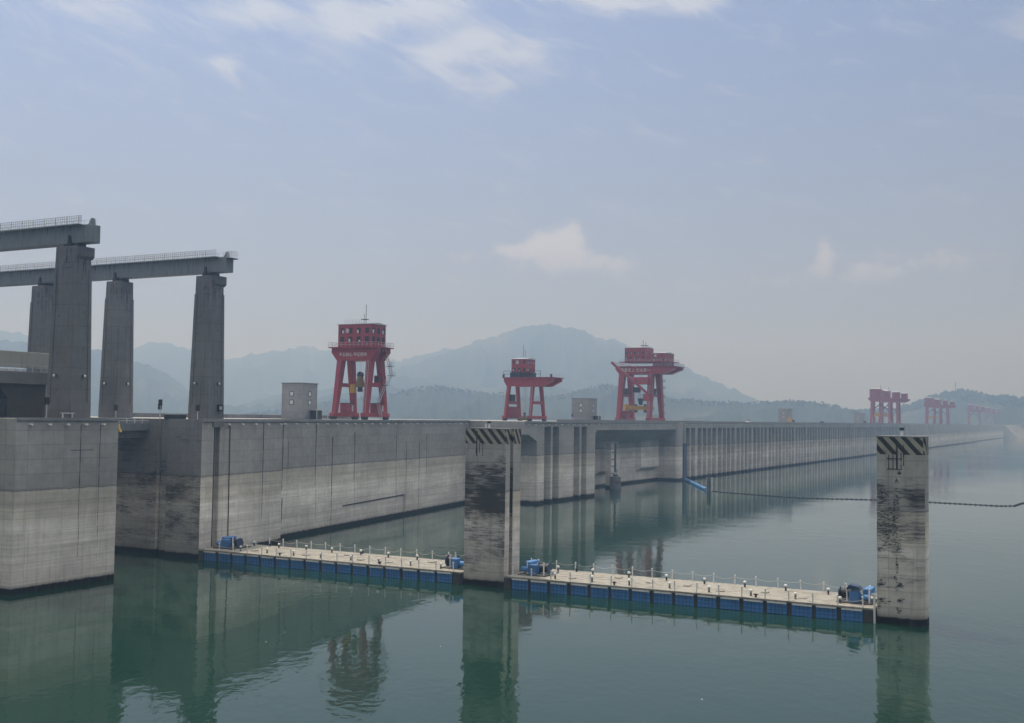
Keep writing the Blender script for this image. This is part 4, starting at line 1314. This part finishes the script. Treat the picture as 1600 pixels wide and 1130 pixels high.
# ------------------------------------------------------------------ guard pillars in the water
def guard_pillar(y0, y1, x0, x1, label, round_r, groove, mat):
    r = thing('guard_pillar', ((x0 + x1) / 2, (y0 + y1) / 2, 0), label, 'pillar', 'striped guard pillars standing in the reservoir')

    def outline(d=0.):
        pts = []
        if round_r:
            n = 7
            for i in range(n + 1):
                a = math.pi + .5 * math.pi * i / n
                pts.append((x0 - d + round_r + (round_r) * math.cos(a), y0 - d + round_r + round_r * math.sin(a)))
        else:
            pts.append((x0 - d, y0 - d))
        if groove:
            pts += [(groove[0] + d * 0, y0 - d), (groove[0], y0 + .7), (groove[1], y0 + .7), (groove[1], y0 - d)]
        if round_r:
            for i in range(n + 1):
                a = 1.5 * math.pi + .5 * math.pi * i / n
                pts.append((x1 + d - round_r + round_r * math.cos(a), y0 - d + round_r + round_r * math.sin(a)))
        else:
            pts.append((x1 + d, y0 - d))
        pts += [(x1 + d, y1 + d), (x0 - d, y1 + d)]
        return pts
    s = MB().prism(outline(), 'z', -2, 20.75).build('shaft', [mat, 'conc'], r)
    for p in s.data.polygons:
        if p.normal.x > -.5:
            p.material_index = 1
    h = MB().prism(outline(.006), 'z', 20.753, 22.9).build('striped_head', ['stripe_y', 'stripe_x'], r)
    for p in h.data.polygons:
        if abs(p.normal.y) > .75:
            p.material_index = 1
    MB().prism(outline(.05), 'z', 22.903, 23.05).build('cap', 'conc_tower', r)
    yc = (y0 + y1) / 2
    m = MB().tube((x0 + 1, yc, 23.053), (x0 + 1, yc, 23.75), .16, 8).build('beacon_post', 'white', r)
    MB().tube((x0 + 1, yc, 23.753), (x0 + 1, yc, 24.05), .28, 10).build('beacon_lamp', 'dark', m)
    if not round_r:
        MB().tube((x0 + 1, yc + .55, 23.053), (x0 + 1, yc + .55, 23.7), .12, 8).build('beacon_post', 'white', r)
    rnd = random.Random(int(y0))
    # tar runs below the cap and tyre rubbings
    for k_, (dy, z1, z0, wd) in enumerate(((1.9 if not round_r else 2.4, 22.6, 18.9, .28), (2.4 if not round_r else 3.2, 22.0, 19.4, .12), (2.9, 21.0, 18.9, .12))):
        vs, fs = [], []
        n = 9
        for i in range(n + 1):
            q = i / n
            w_ = wd * rnd.uniform(.5, 1.2)
            for s_ in (-1, 1):
                vs.append((x0 - .012, y1 - dy + s_ * w_ / 2, z1 + (z0 - z1) * q))
        for i in range(n):
            fs.append((2 * i, 2 * i + 1, 2 * i + 3, 2 * i + 2))
        MB().add(vs, fs).build('tar_run', 'tar', r)
    return r


gpc = guard_pillar(76.6, 83.4, 145, 149.8, 'striped guard pillar between the two pontoons, heavily blackened', 0, (146.35, 147.35), 'conc_pillar')
gpr = guard_pillar(18.7, 24.4, 145, 149.4, 'striped guard pillar standing alone at the outer pontoon end', 1.3, None, 'conc_pillar_r')
MB().box(146.5, 146.7, 76.9, 77.25, .3, 22.8).build('guide_rail', 'dark', gpc)
gl = MB()
for z in (18.9, 20.2):
    gl.box(144.96, 144.994, 21.4, 23.2, z, z + .09)
for y in (21.9, 22.4, 22.9):
    gl.box(144.955, 144.99, y, y + .09, 18.9, 20.7)
gl.build('gauge_lines', 'tar', gpr)
rnd = random.Random(5)


def smear(cy, cz, ry, rz, seed):
    """a rubber mark left by moored hulls: many short scrapes close together"""
    rn = random.Random(seed)
    m = MB()
    for i in range(int(18 + 60 * ry * rz)):
        a, q = rn.uniform(0, 6.283), rn.uniform(0, 1) ** .6
        y, z = cy + ry * q * math.cos(a), cz + rz * q * math.sin(a)
        w_, h = rn.uniform(.08, .45) * min(1, ry * 2), rn.uniform(.02, .09)
        d = rn.uniform(.004, .02)
        y0_, y1_ = max(20.1, y - w_ / 2), min(24.36, y + w_ / 2)
        t_ = rn.uniform(-.03, .03)
        if y1_ > y0_:
            m.add([(145 - d, y0_, z - h / 2), (145 - d, y1_, z - h / 3 + t_), (145 - d, y1_, z + h / 3 + t_), (145 - d, y0_, z + h / 2)], [(0, 1, 2, 3)])
    m.build('rubber_mark', 'tar', gpr)


for i, a in enumerate([(23.9, 4.9, .5, .45), (23.7, 2.7, .8, .42), (22.0, 4.6, .3, .6), (22.05, 7.6, .2, .95), (21.6, 2.9, .45, .35), (22.2, 5.6, .2, .25), (22.0, 9.5, .45, .9), (22.3, 12.2, .4, 1.6), (24.1, 1.9, .2, .5), (21.9, 1.7, .35, .4), (21.7, 18.5, .3, .25), (22.0, 17.4, .2, .45), (22.1, 14.6, .4, 1.2), (23.9, 9.0, .45, .3), (22.15, 13.2, .34, 3.4), (23.4, 13.4, .9, 2.6), (23.2, 10.6, 1.0, 1.3), (23.8, 15.4, .5, 1.2), (22.0, 6.9, .2, .8), (21.6, 4.7, .4, .3)]):
    smear(*a, seed=i)

# ------------------------------------------------------------------ pontoons
def pontoon(y0, y1, label, seed):
    rnd = random.Random(seed)
    r = thing('pontoon', (149.5, (y0 + y1) / 2, 0), label, 'pontoon', 'blue-sided pontoons between the guard pillars')
    x0, x1 = 144.2, 155.2
    zt = 1.75
    MB().box(x0 + .25, x1 - .25, y0 + .05, y1 - .05, -.5, zt - .22).build('hull', 'hull', r)
    n = 16
    pl = (y1 - y0 - 2.2) / n
    # deck planks in strips
    rows = 5
    for i in range(rows):
        a = x0 + (x1 - x0) * i / rows
        b = x0 + (x1 - x0) * (i + 1) / rows
        for j in range(4):
            c_, d = y0 + (y1 - y0) * j / 4, y0 + (y1 - y0) * (j + 1) / 4
            dz = rnd.uniform(-.015, .015)
            MB().box(a + .01, b - .01, c_ + .01, d - .01, zt - .217, zt + dz).build('deck_plate', 'deck', r)
    MB().box(x0 - .06, x0 - .003, y0, y1, zt - .1, zt + .05).build('edge_strip', 'deck', r)
    pm = MB().box(-.12, 0, -pl / 2 + .26, pl / 2 - .26, .02, zt - .41)
    pme = pm.mesh('blue_panel', 'blue', bevel=.02)
    rib = MB()
    for i in range(1, 5):
        yy = -pl / 2 + .26 + (pl - .52) * i / 5
        rib.box(-.15, -.122, yy - .025, yy + .025, .04, zt - .43)
    for z in (.5, .95):
        rib.box(-.152, -.123, -pl / 2 + .28, pl / 2 - .28, z - .02, z + .02)
    rme = rib.mesh('panel_rib', 'navy')
    lip = MB().box(-.3, .05, -pl / 2 + .3, pl / 2 - .3, zt - .4, zt - .2).mesh('panel_lip', 'white')
    for i in range(n):
        yc = y0 + 1.1 + pl * (i + .5)
        o = put('blue_panel', pme, r, loc=(x0 + .2 + rnd.uniform(-.03, .03), yc + rnd.uniform(-.06, .06), rnd.uniform(-.05, .03)), rot=(rnd.uniform(-.012, .012), 0, rnd.uniform(-.012, .012)))
        put('panel_rib', rme, o)
        put('panel_lip', lip, o)
    MB().box(x0 + .05, x0 + .24, y0 + .06, y0 + 1.15, -.3, zt - .24).build('end_plate', 'hull', r)
    MB().box(x0 + .05, x0 + .24, y1 - 1.15, y1 - .06, -.3, zt - .24).build('end_plate', 'hull', r)
    post = MB().tube((0, 0, 0), (0, 0, 1.2), .09, 8).ball((0, 0, 1.24), .13, 8, 5).mesh('railing_post', 'white')
    pts_b = []
    for i in range(n + 1):
        yc = y0 + 1.3 + (y1 - y0 - 2.6) * i / n
        put('railing_post', post, r, loc=(x0 + .35, yc, zt + .02), rot=(rnd.uniform(-.05, .05), rnd.uniform(-.05, .05), 0))
        put('railing_post', post, r, loc=(x1 - .35, yc + .9, zt + .02), rot=(rnd.uniform(-.05, .05), rnd.uniform(-.05, .05), 0))
        pts_b.append(yc + .9)
    for xr, off, zz in ((x1 - .35, 0, 1.1), (x0 + .35, -.9, .9)):
        for i, (a, b) in enumerate(zip(pts_b, pts_b[1:])):
            m = MB()
            sag = rnd.uniform(.2, .5)
            prev = None
            for s_ in range(7):
                q = s_ / 6
                p_ = (xr, a + off + (b - a) * q, zt + zz - sag * 4 * q * (1 - q))
                if prev:
                    m.tube(prev, p_, .025, 4)
                prev = p_
            m.build('rope', 'rope', r)
    vent = MB().tube((0, 0, 0), (0, 0, .62), .13, 10).mesh('vent_pipe', 'hull')
    capm = MB().ball((0, 0, .68), .25, 10, 6, .8).mesh('vent_cap', 'white', smooth=True)
    for i in range(8):
        for row, xo in enumerate((x0 + 2.0, x1 - 2.2)):
            yc = y0 + 3 + (y1 - y0 - 5) * (i + .25 + .5 * row) / 8.2
            o = put('vent_pipe', vent, r, loc=(xo + rnd.uniform(-.3, .3), yc, zt + .015))
            put('vent_cap', capm, o)
    hatch = MB().box(-.55, .55, -.45, .45, 0, .12).mesh('hatch_cover', 'deck', bevel=.03)
    boll = MB().tube((0, 0, 0), (0, 0, .45), .14, 8).box(-.1, .1, -.3, .3, .3, .42).mesh('bollard', 'black')
    for i in range(9):
        put('hatch_cover', hatch, r, loc=(x0 + rnd.choice([3.4, 5.6, 7.4]), y0 + 4 + (y1 - y0 - 8) * i / 8, zt + .02))
    for i in range(5):
        put('bollard', boll, r, loc=(x0 + .9 if i % 2 else x1 - .8, y0 + 5 + (y1 - y0 - 9) * i / 4.3, zt + .02))
    return r


pontoon(83.6, 134.6, 'long blue-sided pontoon between the channel wall and the blackened guard pillar', 1)
pontoon(24.7, 76.3, 'long blue-sided pontoon between the two guard pillars', 2)


def winch(y, d, label, cab):
    """d = +1/-1: which way the machine points along the pontoon"""
    z = 1.79
    w_ = thing('winch', (148, y, z), label, 'winch', 'blue mooring winches at the pontoon ends')
    X = 147.0
    MB().box(X, X + 1.3, y - .6, y + .6, z, z + 1.5).build('gearbox', 'blue_l', w_, bevel=.1)
    MB().box(X + .1, X + 1.2, y - .7, y - .61, z + .3, z + 1.2).build('cover_plate', 'blue_l', w_)
    MB().box(X + 1.5, X + 4.4, y + d * .2 - .5 + d * 1.2, y + d * .2 + .5 + d * 1.2, z + .9, z + 1.7).build('frame', 'blue', w_, bevel=.08)
    dr = MB().tube((X + 1.8, y - d * 1.2 - .8, z + .9), (X + 1.8, y - d * 1.2 + .8, z + .9), .6, 18).build('drum', 'black', w_)
    for q in (-.85, .85):
        MB().tube((X + 1.8, y - d * 1.2 + q - .06, z + .9), (X + 1.8, y - d * 1.2 + q + .06, z + .9), .85, 18).build('flange', 'navy', dr)
    MB().tube((X + .7, y + d * .76, z + .7), (X + .7, y + d * 1.9, z + .7), .4, 12).build('motor', 'blue', w_)
    MB().box(X - .3, X + 4.5, y - 2.3, y + 2.1, z - .02, z + .12).build('bedplate', 'hull', w_)
    for a, b in ((X + .5, y + .9), (X + .2, y - 1.9), (X + 3.6, y + 1.8)):
        MB().tube((a, b, z + .12), (a, b, z + 2.0), .1, 8).build('guide_post', 'white', w_)
    if cab:
        MB().prism([(y - .95, z + 1.703), (y + .95, z + 1.703), (y + .55, z + 2.3), (y - .55, z + 2.1)], 'x', X - .06, X + 1.46).build('hood', 'navy', w_)


winch(131.6, 1, 'blue winch at the pontoon end against the channel wall', False)
winch(86.3, -1, 'blue winch just before the blackened guard pillar', False)
winch(73.2, 1, 'blue winch just past the blackened guard pillar', False)
winch(27.6, -1, 'light blue hooded winch beside the lone guard pillar', True)
gpole = MB().tube((144.1, 24.55, -1.2), (144.1, 24.55, 3.4), .13, 8).box(144.0, 144.2, 24.2, 24.9, 3.3, 3.6)
tag(gpole.build('mooring_pole', 'white'), 'thin white pole in the water at the outer pontoon corner', 'pole')

# ------------------------------------------------------------------ floating boom
bo = thing('boom_pipe', (410, 136, 0), 'thick blue pipe boom floating from the dam face', 'boom')
MB().tube((441, 149.6, .35), (381.2, 121.6, .35), .66, 14).build('pipe', 'blue', bo, smooth=False)
for q in (.02, .25, .5, .75, .98):
    c = Vector((441, 149.6, .35)).lerp(Vector((381.2, 121.6, .35)), q)
    d = (Vector((381.2, 121.6, .35)) - Vector((441, 149.6, .35))).normalized() * .3
    MB().tube(c - d, c + d, .76, 14).build('collar', 'blue_l', bo)
mk = thing('marker_float', (379, 119.5, 0), 'striped marker float with ladder at the end of the blue boom', 'float')
MB().box(378.4, 379.6, 119.95, 120.75, -.4, 4.8).build('body', 'conc_hi', mk)
for i in range(6):
    MB().box(378.36, 379.64, 120.753, 121.0, .2 + i * .8, .6 + i * .8).build('white_band', 'white', mk)
    MB().box(378.36, 379.64, 118.9, 119.3, .2 + i * .8, .6 + i * .8).build('white_band', 'white', mk)
MB().box(378.39, 379.61, 119.303, 119.9, -.4, 4.9).build('ladder_column', 'hull', mk)
fl = thing('float_line', (373, 70, 0), 'thin dark line of small floats strung across the reservoir', 'boom')
pts = [(379, 118.6), (376, 114.5), (371, 103), (366.5, 92), (364.8, 84.9), (367, 76), (371, 66), (373, 60), (372.6, 50), (371, 38), (369.5, 26.7), (373, 22.5), (384, 21.5), (391, 20.5), (394, 10), (396, -10), (398, -40), (400, -90)]
flm = MB().ball((0, 0, 0), .27, 8, 6).mesh('float', 'black', smooth=True)
line = MB()
acc = 0
for a, b in zip(pts, pts[1:]):
    a, b = Vector((*a, .12)), Vector((*b, .12))
    line.tube(a, b, .1, 6)
    ln = (b - a).length
    while acc < ln:
        q = a.lerp(b, acc / ln)
        put('float', flm, fl, loc=q)
        acc += 1.5
    acc -= ln
line.build('cable', 'black', fl)

# scraps of foam and litter on the water
rn = random.Random(12)
m = MB()
for i in range(28):
    x, y = rn.choice([(rn.uniform(70, 140), rn.uniform(20, 90)), (rn.uniform(160, 300), rn.uniform(70, 140)), (rn.uniform(200, 380), rn.uniform(20, 140))])
    q = rn.uniform(.03, .08)
    m.box(x - q, x + q, y - q * .6, y + q * .6, -.01, .03)
lt_ = structure(m.build('floating_litter', 'white'), 'stuff')
tag(lt_, 'white scraps of foam drifting on the reservoir', 'litter')

# ------------------------------------------------------------------ far bank
bank = MB()
for (a, b, c_, d, e) in ((2262, 2330, 150, 205, 22), (2330, 2420, 120, 205, 17), (2300, 2460, 60, 160, 10), (2420, 2560, 40, 205, 24)):
    bank.frustum(((a + b) / 2, (c_ + d) / 2, -1), ((b - a) / 2 + 12, (d - c_) / 2 + 22), ((a + b) / 2, (c_ + d) / 2, e), ((b - a) / 2, (d - c_) / 2))
o = bank.build('embankment', 'rock')
structure(o)
for i, (x, y, w_, h, lab) in enumerate(((2440, 96, 18, 9, 'pale building on the bank beyond the dam end'), (2390, 128, 12, 6, 'small white building nearest the dam end'), (2500, 70, 14, 8, 'white building farthest out on the far bank'))):
    b_ = thing('bank_building', (x, y, 17), lab, 'building')
    MB().box(x - w_ / 2, x + w_ / 2, y - w_ / 3, y + w_ / 3, 14, 20 + h).build('wall', 'conc_tower', b_)
    MB().box(x - w_ / 2 - 1, x + w_ / 2 + 1, y - w_ / 3 - 1, y + w_ / 3 + 1, 20 + h, 21 + h).build('roof', 'galv', b_)
    for k_ in range(3):
        MB().box(x - w_ / 2 - .1, x - w_ / 2 + .1, y - w_ / 3 + 1 + k_ * w_ / 5, y - w_ / 3 + 2.4 + k_ * w_ / 5, 21 + h * .3, 22.5 + h * .3).build('window', 'pane', b_)
D = 2700
a = R(5.98)
ms = thing('radio_mast', (D * math.cos(a), D * math.sin(a), 90), 'thin radio mast on the wooded hill top', 'mast')
bx, by = D * math.cos(a), D * math.sin(a)
for dx, dy in ((-1, -1), (1, -1), (0, 1)):
    MB().bar((bx + dx, by + dy, 85), (bx + dx * .3, by + dy * .3, 118), .45).build('leg', 'dark', ms)
br_ = MB()
for i in range(10):
    z = 88 + i * 3
    br_.bar((bx - 1, by - 1, z), (bx + 1, by - 1, z + 2), .2).bar((bx + 1, by - 1, z), (bx, by + 1, z + 2), .2)
br_.build('bracing', 'dark', ms)

# ------------------------------------------------------------------ humid air
hm = bpy.data.materials.new('humid_air')
hm.use_nodes = True
hm.node_tree.nodes.clear()
ho = hm.node_tree.nodes.new('ShaderNodeOutputMaterial')
pv = hm.node_tree.nodes.new('ShaderNodeVolumePrincipled')
pv.inputs['Color'].default_value = (.46, .67, 1, 1)
pv.inputs['Absorption Color'].default_value = (1, 1, 1, 1)
pv.inputs['Density'].default_value = .00053
pv.inputs['Anisotropy'].default_value = .72
hm.node_tree.links.new(pv.outputs[0], ho.inputs['Volume'])
M['haze'] = hm
hz = MB().box(-2900, 5900, -5900, 5900, -1.6, 430).build('haze', 'haze')
structure(hz, 'stuff')
tag(hz, 'pale humid haze filling the valley air', 'haze')
